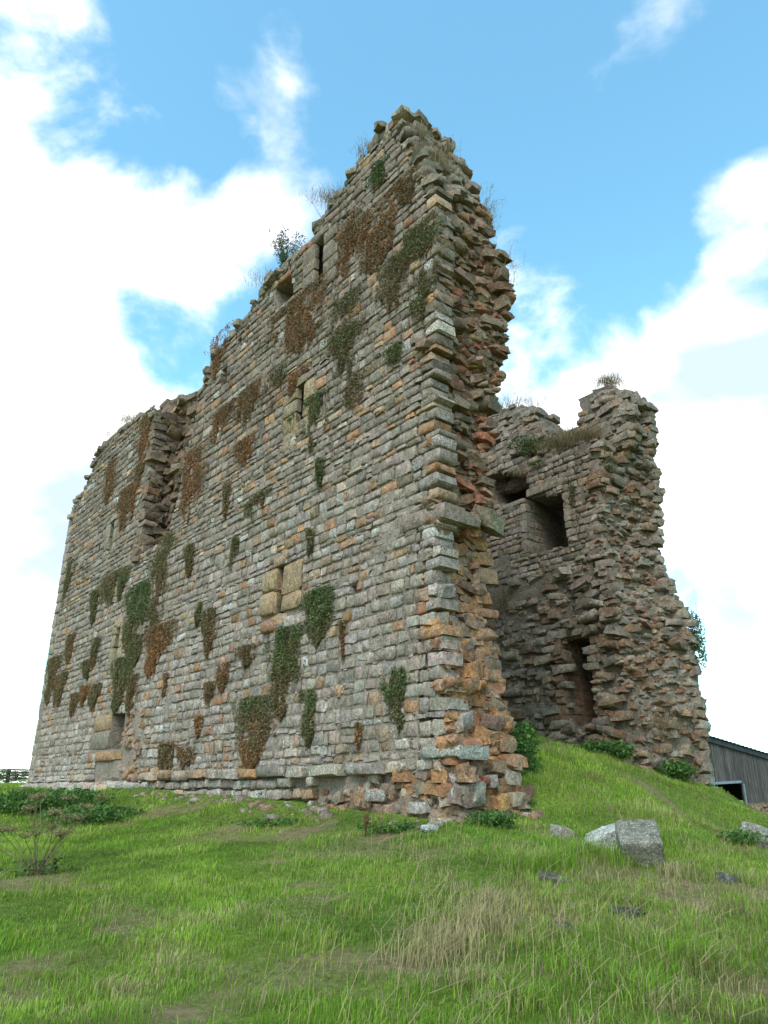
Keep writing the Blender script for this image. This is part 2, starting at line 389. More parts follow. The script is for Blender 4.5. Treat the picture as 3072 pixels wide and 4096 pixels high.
def slab(name, poly, holes, step, front, back, org, u, n, mat, parent, amp=.03, shrink=0.):
    """Thick wall core: cells of a grid inside poly and outside holes, front and back skins plus rims. front/back: functions (t,z)->offset along -n."""
    P = np.array(poly); t0, z0 = P.min(0); t1, z1 = P.max(0)
    ts = np.arange(t0, t1+step, step); zs = np.arange(z0, z1+step, step)
    T, Z = np.meshgrid(ts, zs)
    cT, cZ = np.meshgrid(ts[:-1]+step/2, zs[:-1]+step/2)
    keep = inside(poly, cT, cZ)
    for h in holes: keep &= ~inside(h, cT, cZ)
    nx = len(ts); nv = T.size
    jt = T+.03*vnoise(T*3, Z*3, 1.7); jz = Z+.03*vnoise(T*3, Z*3, 8.1)
    dF = front(T, Z)+amp*fbm(T*1.7, Z*1.7, 4.4, 3); dB = back(T, Z)+amp*fbm(T*1.7, Z*1.7, 14.4, 3)
    def pt(d): return org+jt.ravel()[:, None]*u+jz.ravel()[:, None]*UZ-d.ravel()[:, None]*n
    V = np.concatenate([pt(dF), pt(dB)])
    jj, ii = np.nonzero(keep); a = jj*nx+ii
    f = [np.stack([a, a+1, a+1+nx, a+nx], 1), np.stack([a, a+nx, a+1+nx, a+1], 1)+nv]
    pad = np.pad(keep, 1)
    for (dj, di, p, q) in ((0, -1, 0, nx), (0, 1, 1+nx, 1), (-1, 0, 1, 0), (1, 0, nx, 1+nx)):
        m_ = keep&~pad[1+dj:1+dj+keep.shape[0], 1+di:1+di+keep.shape[1]]
        jj, ii = np.nonzero(m_); a = jj*nx+ii
        f.append(np.stack([a+p, a+q, a+q+nv, a+p+nv], 1))
    F = np.concatenate(f)
    used = np.unique(F); mp_ = np.full(len(V), -1); mp_[used] = np.arange(len(used))
    if np.dot(np.cross(u, UZ), n) < 0: F = F[:, ::-1]
    return link(name, mk_mesh(name, V[used], mp_[F], None, False, mat), parent)

# stone colours (albedo, last value = how much lichen the stone carries)
def jitter_c(c, r, k=.12):
    b = 1+r.normal(0, k); return [max(.02, x*b*m_*(1+r.normal(0, .03))) for x, m_ in zip(c, (1.21, 1.02, .965))]
GREY = (.262, .232, .198); GREYB = (.215, .182, .148); COOL = (.255, .238, .218); BUFF = (.285, .205, .130); ORANGE = (.31, .180, .085); RUST = (.26, .135, .075); DARK = (.135, .118, .095); YELL = (.30, .225, .13); RED = (.27, .11, .07)
def front_color(t, z, r):
    q = r.random(); up = np.clip((z-4)/7, 0, 1); lowleft = np.clip((t-9)/10, 0, 1)*np.clip((4-z)/4, 0, 1)
    warm = .085+.13*np.clip(1-abs(z-6.5)/4, 0, 1)*np.clip(1-t/12, 0, 1)+.10*np.clip(1-z/3, 0, 1)*np.clip(1-abs(t-10)/6, 0, 1)
    if q < warm*.45: c = ORANGE
    elif q < warm: c = BUFF
    elif q < warm+.02: c = RUST
    elif q < warm+.09: c = (.11, .092, .07) if up > .5 else GREYB
    else:
        c = COOL if r.random() < .45-.25*up else GREY
        c = tuple(a*(1-up*.85)+b*up*.85 for a, b in zip(c, (.158, .130, .100)))
        c = tuple(a*(1+.22*lowleft) for a in c)
    li = np.clip(r.normal(.45, .22)+.25*lowleft+.15*np.clip((2.5-z)/2, 0, 1), 0, 1.1)
    if r.random() < .05: li = 1.2
    return jitter_c(c, r)+[li]

castle = bpy.data.objects.new('castle_ruin', None); col.objects.link(castle); castle.location = W(12, 5, .2)
tag(castle, 'roofless ruined sandstone tower with a tall jagged long wall and broken right end', 'castle')
ORG0 = np.array([C[0], C[1], 0.])

# ------------------------------------------------------------------ the long front wall
OUT = [(0, -1.0), (0, .5), (.16, 1.2), (.27, 3.0), (.24, 5.0), (.18, 8.0), (.06, 10.2), (0, 12.7), (.28, 13.2), (.55, 13.8), (.80, 14.5), (1.0, 15.1), (1.2, 15.9), (1.32, 16.2), (1.9, 16.15), (2.46, 16.0), (2.85, 15.85), (4.1, 15.35), (4.75, 15.02), (5.4, 14.62), (6.0, 14.72), (6.92, 14.6), (7.98, 14.35), (8.8, 14.1), (9.69, 13.9), (11.07, 13.5), (11.5, 12.9), (11.75, 12.2), (12.05, 10.85), (12.6, 9.2), (13.1, 7.75), (15.48, 7.7), (15.5, 9.5), (15.45, 12.0), (15.6, 13.35), (16.6, 13.9), (17.8, 14.05), (19.5, 14.2), (20.84, 14.25), (21.4, 14.0), (21.9, 13.75), (22.9, 12.9), (24.2, 11.85), (24.64, 11.5), (24.64, -1.0)]
def rect(t0, t1, z0, z1): return [(t0, z0), (t1, z0), (t1, z1), (t0, z1)]
SLITS = [  # t0, t1, z0, z1, left jamb width, right jamb width, extra sill drop, colour
    (4.50, 4.90, 12.80, 14.42, .62, .75, .35, (.16, .135, .10)),
    (5.17, 5.48, 8.85, 10.02, .72, .55, .55, (.235, .19, .115)),
    (5.78, 6.00, 3.98, 5.16, .68, .88, .0, YELL),
    (18.44, 18.83, 8.65, 9.86, .50, .48, .3, (.22, .195, .15)),
    (16.33, 16.70, 4.18, 5.40, .46, .40, .1, (.29, .24, .15))]
slit_holes = [rect(a-.15, b+.55, c+.02, d-.02) for a, b, c, d, *_ in SLITS]
dress_holes = [rect(a-rw, b+lw, c-.02, d+.02) for a, b, c, d, lw, rw, *_ in SLITS]
door_hole = rect(15.0, 16.1, 1.22, 2.40)
rough_patch = [(13.3, .25), (13.3, 1.6), (13.5, 2.42), (15.0, 2.42), (15.0, 1.1), (14.6, .25)]
door_clear = [(13.35, .2), (13.3, 1.5), (13.5, 2.42), (17.6, 2.42), (17.9, 1.2), (17.0, 1.2), (17.0, .2)]
putlogs = [rect(2.80, 3.0, 3.85, 4.08), rect(3.40, 3.66, 14.28, 14.55), rect(5.05, 5.33, .22, .48), [(5.95, 13.25), (6.75, 13.25), (7.05, 13.85), (6.9, 14.15), (6.1, 14.05)], rect(9.7, 10.15, 12.15, 12.75), rect(8.9, 9.2, 13.1, 13.4), rect(16.9, 17.1, 6.5, 6.72)]
def sback(T, Z): return np.interp(Z, [-1, 3, 4.6, 5.3, 8, 10.3, 11.8, 13.4, 16.5], [1.55, 1.5, 1.3, 1.6, 1.8, 2.1, 1.9, 1.7, 1.5])
def inset(poly, d=.10):             # pull the core back from the stone ends
    P = np.array(poly); c = np.array([12., 6.]); n = len(P); out = []
    area = sum(P[i][0]*P[(i+1) % n][1]-P[(i+1) % n][0]*P[i][1] for i in range(n))
    for i in range(n):
        e1 = P[i]-P[i-1]; e2 = P[(i+1) % n]-P[i]
        n1 = np.array([-e1[1], e1[0]])/max(1e-6, np.linalg.norm(e1)); n2 = np.array([-e2[1], e2[0]])/max(1e-6, np.linalg.norm(e2))
        nn = n1+n2; nn /= max(.4, np.linalg.norm(nn)); out.append(tuple(P[i]+(nn if area > 0 else -nn)*d))
    return out
def bulge0(t, z): return .040*vnoise(np.asarray(t)*.33, np.asarray(z)*.38, 6.6)+.018*vnoise(np.asarray(t)*1.1, np.asarray(z)*1.1, 3.6)
OUTC = [(.8, -1.0), (.8, 12.9), (1.1, 13.8), (1.45, 14.9), (1.7, 15.7), (1.9, 16.15)]+OUT[15:]
front = slab('front_wall', inset(OUTC, .20), slit_holes+[door_hole]+putlogs, .11, lambda T, Z: .015+.022*np.clip((Z-3)/5, 0, 1)-bulge0(T, Z)+.10*(Z < .35), sback, ORG0, U1, -U2, M_MORTAR, castle, .022)
tag(front, 'long coursed outer wall face with slit windows')
# the core behind the gash; plates added behind the openings to keep them dark
GB = [(11.3, 6.8), (11.3, 13.0), (13, 13.5), (14.4, 13.9), (15.5, 14.2), (16.65, 14.6), (18.3, 14.75), (19.6, 14.7), (20.6, 14.35), (20.6, 6.8)]
core = slab('rubble_core', GB, slit_holes[3:4], .14, lambda T, Z: 1.0+.18*np.sin(Z*2.1)+0*T, lambda T, Z: 2.0+0*T, ORG0, U1, -U2, M_CORE, castle, .14)
for hname, (a, b, c, d) in [('opening_light_block', (14.6, 16.6, .9, 2.7))]+[('opening_light_block', (a-.3, b+.8, c-.3, d+.2)) for a, b, c, d, *_ in SLITS]:
    slab('opening_light_block', rect(a, b, c, d), [], .2, lambda T, Z: .50+1.0*(Z < 2.8)+0*T, lambda T, Z: 1.6+0*T, ORG0, U1, -U2, M_CORE, castle, .03)

FRONT = []      # (V,F,colour,centre,size)
def put(listing, VF, c, name='stone'):
    V, F = VF; listing.append((V, F, c, name))
def courses(zlo, zhi, hmin, hmax, r, plan=None):
    z = zlo; out = []
    while z < zhi:
        h = r.uniform(hmin, hmax) if r.random() > .13 else r.uniform(.12, .17); out.append((z, h)); z += h
    return out
def bulge(t, z): return .040*vnoise(np.asarray(t)*.33, np.asarray(z)*.38, 6.6)+.018*vnoise(np.asarray(t)*1.1, np.asarray(z)*1.1, 3.6)
def near_any(polys, t, z): return any(bool(inside(p, t, z)) for p in polys)
def lay_wall(listing, poly, holes, u, n, org, cl, colorfn, r, wmin, wmax, wob=.03, skirt=.22, endskirt=.5, gap=.016, proud=.012, ragged=.10, pillow=.027, split=.08, skip=None, bul=True):
    for (z0, h) in cl:
        zc = z0+h/2
        sp = minus(spans(poly, zc), holes, zc)
        for (a, b) in sp:
            a0 = a-.04+abs(r.normal(0, ragged)) if abs(a) < 40 and not any(abs(a-x) < .02 for hh in holes for x, y in hh) else a
            t = a0
            while t < b-.05:
                w = r.uniform(wmin, wmax) if r.random() > .12 else r.uniform(wmax, wmax*1.45)
                if r.random() < .10: w = wmin*r.uniform(.45, .8)
                if b-(t+w) < wmin*.6: w = b-t
                tc = t+w/2
                zz = zc+wob*float(vnoise(tc*.45, zc*.8, 2.2))
                if skip and skip(tc, zz): t += w; continue
                isend = (t-a0 < .01) or (b-(t+w) < .01)
                hh = h-gap-abs(r.normal(0, .012)); ww = w-gap-abs(r.normal(0, .008))
                pr = proud+r.normal(0, .008)+(float(bulge(tc, zz)) if bul else 0)
                gp = gap*r.uniform(.6, 1.7)
                sk = endskirt if isend else skirt
                if r.random() < split and h > .22 and not isend:
                    k = r.uniform(.35, .65)
                    put(listing, coursed(u, UZ, n, tc, zz-hh/2+hh*k/2, org, ww, hh*k-gap, pr, sk, r, pillow*.8), colorfn(tc, zz, r))
                    put(listing, coursed(u, UZ, n, tc+r.normal(0, .02), zz+hh/2-hh*(1-k)/2, org, ww, hh*(1-k)-gap*.5, pr+r.normal(0, .01), sk, r, pillow*.8), colorfn(tc, zz, r))
                else:
                    dz = r.normal(0, .009)
                    put(listing, coursed(u, UZ, n, tc, zz+dz, org, ww, hh*(1-abs(r.normal(0, .03))), pr, sk, r, pillow), colorfn(tc, zz, r))
                    if r.random() < .18:   # packing chip in the joint
                        put(listing, coursed(u, UZ, n, tc+r.uniform(-.3, .3)*ww, zz-h/2, org, r.uniform(.08, .2), r.uniform(.03, .05), proud-.01, .1, r, .015, .6, .006), colorfn(tc, zz, r))
                t += w
r1 = np.random.default_rng(11)
QUO = rect(23.9, 25, -1, 12)
low = [(-.95, .26), (-.69, .25), (-.44, .24), (-.20, .24), (.04, .22), (.26, .24)]
cl = courses(.50, 16.4, .20, .315, r1)
lay_wall(FRONT, OUT, dress_holes+[door_clear, QUO]+putlogs, U1, -U2, ORG0, cl, front_color, r1, .22, .46, ragged=.12)
def low_skip(t, z):     # fallen-out footing near the corner
    return (t < 3.6 and z < .36 and r1.random() < .75) or (t < 6 and r1.random() < .18)
def low_color(t, z, r):
    c = front_color(t, max(z, .6), r); c[3] = min(1.2, c[3]+.25); return c
lay_wall(FRONT, OUT, [door_clear, rect(5.05, 5.33, .22, .48)], U1, -U2, ORG0, low, low_color, r1, .26, .62, proud=.05, ragged=.1, split=.15, skip=low_skip, gap=.03, wob=.05)
# plinth offset stones, long slabs with sloping tops
for t0, w in [(3.2, 1.0), (4.4, .62), (5.45, .9), (6.4, .75), (7.3, .8), (8.2, .6), (9.0, .9), (10.1, .7), (10.9, .8), (11.9, .7)]:
    put(FRONT, coursed(U1, UZ, -U2, t0+w/2, .36+.04*r1.normal()*.5, ORG0, w-.03, .22, .17, .35, r1, .06, .8), low_color(t0, .4, r1), 'plinth_stone')
t = 13.2
while t < 24.5:
    w = r1.uniform(.5, 1.0); c = low_color(t, .2, r1); c[3] = 1.15; 
    put(FRONT, coursed(U1, UZ, -U2, t+w/2, .10+.03*r1.normal(), ORG0, w-.02, .20, .20, .35, r1, .09, .7), c, 'plinth_stone'); t += w
# projecting footing slab at the corner
put(FRONT, coursed(U1, UZ, -U2, .30, .60, ORG0, .95, .19, .11, .75, r1, .05, .78, .028), low_color(.2, .5, r1), 'plinth_stone')
put(FRONT, coursed(U1, UZ, -U2, 2.3, .36, ORG0, 1.0, .22, .10, .5, r1, .05, .8), low_color(2, .5, r1), 'plinth_stone')
# quoins at the far left corner
z = .35; k = 0
while z < 11.7:
    h = r1.uniform(.34, .62); w = .62 if k % 2 else .42
    put(FRONT, coursed(U1, UZ, -U2, 24.64-w/2, z+h/2, ORG0, w-.012, h-.014, .02, .6, r1, .02, .88, .006), jitter_c((.27, .25, .21), r1, .07)+[.35], 'quoin_stone')
    if w < .6: put(FRONT, coursed(U1, UZ, -U2, 24.06, z+h/2, ORG0, .29, h-.03, .01, .3, r1), front_color(24, z, r1))
    z += h; k += 1
# dressed slit windows
def dressed(t0, t1, z0, z1, lw, rw, drop, c0, r):
    for side, w, ts in ((1, lw, t1), (-1, rw, t0)):
        z = z0-drop*(1 if side > 0 else .6); zt = z1+(.0)
        while z < zt-.02:
            h = min(r.uniform(.38, .62), zt-z)
            if zt-(z+h) < .2: h = zt-z
            ww = w*r.uniform(.85, 1.0); tc = ts+side*ww/2
            c = jitter_c(c0, r, .10)+[.25]
            put(FRONT, coursed(U1, UZ, -U2, tc, z+h/2, ORG0, ww-.008, h-.014, .025, .16, r, .022, .86, .006), c, 'jamb_stone')
            rest = w-ww
            z += h
    w = (t1-t0)+r.uniform(.3, .6)
    put(FRONT, coursed(U1, UZ, -U2, (t0+t1)/2+.05, z1+.13, ORG0, w, .24, .04, .7, r, .03, .85, .008), jitter_c(c0, r, .1)+[.3], 'lintel_stone')
    put(FRONT, coursed(U1, UZ, -U2, (t0+t1)/2, z0-.14, ORG0, (t1-t0)+.5, .24, .0, .7, r, .03, .85, .008), jitter_c(c0, r, .1)+[.3], 'sill_stone')
for sdef in SLITS: dressed(*sdef, r1)
# rolled sill block under the golden slit window
put(FRONT, coursed(U1, UZ, -U2, 6.3, 3.72, ORG0, .55, .34, .13, .5, r1, .09, .6, .01), jitter_c(RUST, r1)+[.2], 'sill_stone')
put(FRONT, coursed(U1, UZ, -U2, 6.36, 4.28, ORG0, .62, .55, .12, .16, r1, .06, .78, .01), jitter_c(YELL, r1, .05)+[.1], 'jamb_stone')
put(FRONT, coursed(U1, UZ, -U2, 6.32, 4.84, ORG0, .58, .5, .10, .16, r1, .06, .78, .01), jitter_c(YELL, r1, .05)+[.1], 'jamb_stone')
# the broken doorway low on the left
for (tc, zc, w, h, c, pr) in [(16.85, 2.12, 1.5, .54, (.30, .22, .12), .03), (17.0, 1.55, 1.75, .62, (.20, .175, .14), .03), (16.2, 1.03, 1.6, .30, (.32, .20, .09), .10), (15.1, 1.03, .7, .28, (.30, .19, .09), .06),
                              (16.3, .66, 1.3, .36, (.17, .15, .125), .0), (16.2, .30, 1.5, .34, (.17, .15, .12), .0)]:
    put(FRONT, coursed(U1, UZ, -U2, tc, zc, ORG0, w-.02, h-.02, pr, 1.0 if zc > 1.2 else .5, r1, .03, .86, .008), jitter_c(c, r1, .04)+[.15], 'jamb_stone' if zc > 1.2 else 'sill_stone')
for q in range(85):
    tt, zz = r1.uniform(13.3, 15.05), r1.uniform(.0, 2.4)
    if not inside(rough_patch, tt, zz) and not (zz < .3): continue
    sz = r1.uniform(.06, .15); c = jitter_c([(.30, .17, .085), (.33, .23, .15), (.22, .15, .11), (.27, .2, .15)][r1.integers(4)], r1)
    put(FRONT, lump(W(tt, .06+.1*r1.random(), zz), AX_FRONT, (sz*1.5, sz*1.2, sz*.75), r1), c+[.1], 'rubble_stone')
# the long lintel built into the corner
put(FRONT, coursed(U1, UZ, -U2, .76, 4.97, ORG0, 1.30, .36, .03, .6, r1, .035, .86, .016), jitter_c((.19, .168, .128), r1, .03)+[.5], 'lintel_stone')
# top course lumps along the whole broken wall head
TOPL = [(.2, 13.15), (.75, 14.3), (1.0, 15.1), (1.2, 15.9), (1.35, 16.25), (1.9, 16.15), (2.46, 16.0), (4.1, 15.35), (5.4, 14.62), (6.9, 14.6), (7.98, 14.35), (9.69, 13.9), (11.07, 13.5), (11.75, 12.2)]
TOPL2 = [(15.6, 13.35), (16.6, 13.9), (17.8, 14.05), (20.84, 14.25), (21.9, 13.75), (24.6, 11.5)]
for path, smax in ((TOPL, 1.75), (TOPL2, 1.6)):
    P = np.array(path); seg = np.r_[0, np.cumsum(np.linalg.norm(np.diff(P, axis=0), axis=1))]
    for d in np.arange(0, seg[-1], .26):
        tt = np.interp(d, seg, P[:, 0]); zz = np.interp(d, seg, P[:, 1])
        for s_ in np.arange(.12, smax, .34):
            if r1.random() < .22: continue
            sz = r1.uniform(.10, .20)
            put(FRONT, lump(W(tt+r1.normal(0, .08), s_+r1.normal(0, .08), zz-.06+r1.normal(0, .06)), AX_FRONT, (sz*1.3, sz*1.2, sz*.7), r1), jitter_c((.19, .17, .13), r1)+[r1.uniform(.2, .8)], 'rubble_stone')

# ------------------------------------------------------------------ the broken right end of the front wall
END = []
def t_end(S_, Z):
    S_ = np.asarray(S_, float); Z = np.asarray(Z, float)
    edge = np.interp(Z, [-1, 3, 4.6, 5.3, 8, 10.3, 11.8, 13.4, 16.5], [1.6, 1.5, 1.25, 1.7, 1.95, 2.25, 2.05, 1.8, 1.7])
    b = np.interp(Z, [-1, .3, 1.5, 3.0, 3.6, 4.75, 4.8, 5.15, 5.3, 7, 9, 11, 12.6, 13.2, 13.9, 14.6, 15.2, 16, 16.6], [-.12, .02, .24, .42, .58, .60, .30, .28, .42, .46, .30, .14, .14, .32, .62, .88, 1.1, 1.38, 1.7])
    mid = np.sin(np.clip(S_/edge, 0, 1)*math.pi)
    dish = np.interp(Z, [-1, 1, 4, 5.3, 6.5, 9, 12, 13], [.05, .1, .12, .3, .35, .22, .15, .05])
    ramp_ = np.interp(Z, [5, 7, 10.3, 13], [0, .05, .22, .1])*(np.clip(S_/edge, 0, 1))
    return b+dish*mid-ramp_
def s_edge(Z): return np.interp(Z, [-1, 3, 4.6, 5.3, 8, 10.3, 11.8, 13.4, 16.5], [1.6, 1.5, 1.25, 1.7, 1.95, 2.25, 2.05, 1.8, 1.7])
def build_end():
    ns, zs = 26, np.arange(-1, 16.1, .085)
    K, Z = np.meshgrid(np.linspace(0, 1, ns), zs)
    S_ = .14+K*(s_edge(Z)-.22)
    T = t_end(S_, Z)+.02+.09*fbm(S_*2.2, Z*2.2, 5.5, 4)+.05*np.abs(fbm(S_*6, Z*9, 2.5, 2))
    # fold the rims backwards so that the mass is closed against the wall core
    T[:, 0] += .95; T[:, -1] += .8
    x, y, z = Wn(T, S_, Z); V = np.stack([x.ravel(), y.ravel(), z.ravel()], 1)
    Tb = T+1.2; x, y, z = Wn(np.maximum(Tb, 1.4), S_, Z-0*Z); 
    nx = ns; i = (np.arange(nx-1)[None]+nx*np.arange(len(zs)-1)[:, None]).ravel()
    F = np.stack([i, i+1, i+1+nx, i+nx], 1)
    o = link('broken_end', mk_mesh('broken_end', V, F[:, ::1], None, False, M_CORE), castle)
    tag(o, 'broken end of the wall showing reddish rubble core')
    return o
bend = build_end()
r2 = np.random.default_rng(23)
def rub_color(z, r, k=0.):
    q = r.random()
    if z < 3.2: pal = [((.34, .185, .085), .27), ((.30, .19, .115), .28), (GREYB, .13), (RUST, .14), ((.25, .185, .13), .18)]
    elif z < 5: pal = [((.33, .19, .10), .40), ((.25, .17, .115), .30), (RUST, .18), (GREYB, .12)]
    elif z < 9.5: pal = [((.22, .12, .075), .27), ((.23, .17, .12), .30), ((.17, .14, .105), .25), (ORANGE, .06), (RED, .12)]
    else: pal = [((.20, .15, .11), .42), ((.22, .18, .135), .22), ((.235, .155, .10), .24), (ORANGE, .06), (RED, .06)]
    a = 0
    for c, p in pal:
        a += p
        if q < a: break
    return jitter_c(c, r, .14)+[float(np.clip(r.normal(.3, .2), 0, 1))]
for q in range(1900):
    zz = r2.uniform(-.8, 15.9); e = float(s_edge(zz)); s_ = r2.uniform(.10, e-.02)
    sz = float(np.clip(r2.lognormal(-2.55, .45), .035, .20))
    tt = float(t_end(s_, zz))+.11+.10*float(fbm(s_*2.2, zz*2.2, 5.5, 2))
    big = (zz < 4.8)
    flat = r2.uniform(.40, .75) if not big else r2.uniform(.5, .85)
    put(END, lump(W(tt-.045-sz*.12, s_, zz), AX_END, (sz*r2.uniform(1.0, 1.7), sz*r2.uniform(.9, 1.4), sz*flat), r2, .25, .15, .22), rub_color(zz, r2), 'rubble_stone')
# ends of the face courses: larger squared stones sticking out of the front edge
z = -.6
while z < 13:
    h = r2.uniform(.20, .32); out = r2.normal(.0, .10)
    w = r2.uniform(.35, .62)
    if not (.3 < z < .7) and not (4.6 < z < 5.2) and r2.random() < .35:
        put(END, lump(W(.34-out+.03+float(np.interp(z, [0, 1, 3, 5, 8, 10.2, 12.7], [0, .14, .25, .22, .16, .05, 0])), .17, z+h/2), AX_END, (r2.uniform(.10, .16), w/2, h*.46), r2, .22, .10, .12), front_color(0, z, r2), 'face_stone')
    z += h
# inner face courses at the back edge, seen as a knobbly outline
z = -.5
while z < 15.6:
    h = r2.uniform(.22, .36); e = float(s_edge(z+h/2)); b = float(t_end(e, z+h/2))
    w = r2.uniform(.3, .55)
    if r2.random() < .5: put(END, lump(W(b+.26+r2.normal(0, .12), e-.16+r2.normal(0, .06), z+h/2), AX_END, (r2.uniform(.14, .24), w/2+.05, h*.45), r2, .26, .11, .16), jitter_c((.20, .155, .11), r2, .15)+[r2.uniform(.2, .7)], 'face_stone')
    if r2.random() < .6: put(END, lump(W(b+.5, e-.1+r2.normal(0, .05), z+h/2), AX_END, (r2.uniform(.20, .28), w/2, h*.47), r2, .2, .08, .12), jitter_c((.2, .18, .14), r2, .12)+[.4], 'face_stone')
    z += h
# slab over the recess, and the stacked jamb stones under it
put(END, lump(W(.50, .66, 4.98), AX_END, (.46, .28, .15), r2, .2, .11, .08), jitter_c((.20, .185, .14), r2, .03)+[.6], 'lintel_stone')
put(END, lump(W(.24, 1.40, 5.10), AX_END, (.22, .28, .22), r2, .25, .12, .25), jitter_c((.23, .205, .165), r2, .03)+[.4], 'lintel_stone')
z = .9
while z < 4.7:
    h = r2.uniform(.18, .36); s_ = .34+r2.uniform(.0, .15)
    while s_ < 1.3:
        w = r2.uniform(.3, .75)
        if r2.random() < .85: put(END, lump(W(float(t_end(s_, z))+.16, s_+w/2, z+h/2), AX_END, (w*.5, .22, h*.46), r2, .2, .08, .08), rub_color(z, r2), 'rubble_stone')
        s_ += w
    z += h
for (s_, z_, a, b, c) in [(1.05, 1.15, .26, .17, (.15, .105, .085)), (1.25, .18, .24, .16, (.28, .25, .21)), (.75, .12, .17, .13, (.30, .28, .24)), (1.30, -.14, .22, .15, (.31, .27, .20)), (.35, -.1, .20, .22, (.33, .32, .29)), (.95, -.2, .15, .16, (.34, .20, .085)), (.60, .16, .10, .09, (.27, .10, .07)), (1.32, .75, .2, .15, (.27, .21, .14)), (1.4, .45, .16, .14, (.29, .22, .13)), (.3, 1.1, .22, .2, (.28, .27, .25))]:
    put(END, lump(W(float(t_end(s_, z_))-.02, s_, z_), AX_END, (a*.78, .22, b*.82), r2, .22, .09, .12), jitter_c(c, r2, .03)+[.35], 'rubble_stone')
# fallen-out footing on the front face near the corner
for q in range(190):
    tt, zz = r2.uniform(-.05, 4.2), r2.uniform(-.75, .33)
    if tt > 2.6 and zz > 0: continue
    sz = float(np.clip(r2.lognormal(-2.45, .4), .04, .14))
    c = jitter_c([ORANGE, (.28, .19, .12), GREYB, GREY, (.27, .2, .15), RUST][r2.integers(6)], r2)
    put(END, lump(W(tt, .12-.05*zz+.06*r2.random(), zz), AX_FRONT, (sz*1.4, sz*1.1, sz*.8), r2, .25, .13, .15), c+[.3], 'rubble_stone')
# the broken side of the left block and the rubble inside the gash
GASH = []
for q in range(420):
    zz = r2.uniform(7.5, 14.2)
    sz = float(np.clip(r2.lognormal(-2.1, .4), .06, .24))
    if q % 2: pos = W(15.55+r2.normal(0, .06), r2.uniform(.15, 1.1), min(zz, 13.3)); ax = AX_END
    else:
        tt = r2.uniform(11.8, 15.6); zz = min(zz, float(np.interp(tt, [11.5, 13, 14.4, 15.6], [13, 13.4, 13.8, 14.1]))); pos = W(tt, 1.0+.18*math.sin(zz*2.1)+r2.normal(0, .05), zz); ax = AX_FRONT
    put(GASH, lump(pos, ax, (sz*1.5, sz*1.1, sz*.7), r2, .25, .12, .2), jitter_c([(.13, .105, .08), (.17, .13, .10), (.11, .09, .07), (.2, .15, .105)][r2.integers(4)], r2)+[.2], 'rubble_stone')
for q in range(150):
    tt = r2.uniform(12, 20.4); zt = float(np.interp(tt, [11.3, 13, 14.4, 15.5, 16.65, 18.3, 19.6, 20.6], [13, 13.5, 13.9, 14.2, 14.6, 14.75, 14.7, 14.35]))
    sz = r2.uniform(.1, .22); put(GASH, lump(W(tt, r2.uniform(.95, 1.9), zt+r2.normal(0, .05)), AX_FRONT, (sz*1.4, sz*1.2, sz*.7), r2), jitter_c((.17, .15, .12), r2)+[.4], 'rubble_stone')
z = 7.8
while z < 13.2:
    h = r2.uniform(.2, .3); put(GASH, lump(W(15.62+r2.normal(0, .08), .2, z+h/2), AX_END, (.25, r2.uniform(.2, .3), h*.46), r2, .16, .06, .08), front_color(16, z, r2), 'face_stone'); z += h

# ------------------------------------------------------------------ the far wall: inner leaf, outer leaf
IN = [(2.6, -.4), (2.55, 5), (2.75, 7.0), (2.5, 9.0), (2.45, 9.9), (3.4, 10.15), (4.6, 10.3), (6.0, 10.75), (7.5, 11.3), (12, 11.6), (12, -.4)]
WIN = [(3.86, 7.05), (5.42, 7.15), (5.45, 8.85), (6.2, 9.15), (7.0, 9.35), (7.0, 10.4), (6.2, 10.35), (5.25, 10.0), (5.2, 9.06), (3.86, 8.82)]
DOOR = [(3.42, 1.75), (4.55, 1.75), (4.48, 4.28), (3.40, 4.24)]
OUTER = [(1.45, -.5), (1.30, 2.6), (1.25, 4.4), (1.55, 5.2), (1.85, 5.9), (2.0, 6.9), (1.75, 7.6), (1.65, 9.6), (1.50, 11.4), (1.9, 11.75), (2.2, 12.3), (2.9, 12.35), (3.3, 11.9), (3.45, 11.3), (4.2, 11.35), (4.75, 11.7), (5.2, 12.6), (5.9, 13.15), (7.2, 13.4), (12, 13.4), (12, -.5)]
far = slab('far_wall', inset([(max(a, 3.05) if b < 9.95 else a+.4*(a < 3), b) for a, b in IN], .05), [WIN, DOOR], .13, lambda T, Z: 9.035+0*T+.11*np.clip((6.5-Z)/2, 0, 1), lambda T, Z: 10.1+0*T, ORG0, U1, -U2, M_FCORE, castle, .06)
tag(far, 'inner face of the far wall with a window niche and a low doorway')
slab('far_wall_outer_leaf', inset([(a+(.75 if a < 2.1 else 0), b) for a, b in OUTER], .10), [WIN[:6]+WIN[6:], DOOR], .15, lambda T, Z: 9.75+0*T, lambda T, Z: 10.9+0*T, ORG0, U1, -U2, M_FCORE, castle, .08)
slab('niche_back', rect(3.2, 8, 1.5, 10.6), [], .3, lambda T, Z: 10.85+0*T, lambda T, Z: 11.0+0*T, ORG0, U1, -U2, M_FCORE, castle, .05)
FAR = []; r3 = np.random.default_rng(31)
ORG9 = ORG0+9.0*U2
def far_color(t, z, r):
    q = r.random()
    c = (.235, .208, .172) if q < .45 else (.195, .172, .142) if q < .72 else (.24, .185, .13) if q < .86 else (.28, .255, .22)
    if z < 6 and r.random() < .22: c = (.20, .125, .08)
    return jitter_c(c, r)+[float(np.clip(r.normal(.35, .2), 0, 1))]
clf = courses(6.4, 11.6, .18, .27, r3)
lay_wall(FAR, IN, [WIN], U1, -U2, ORG9, clf, far_color, r3, .2, .46, bul=False, ragged=.12, gap=.018, skirt=.2, endskirt=.5, split=.05)
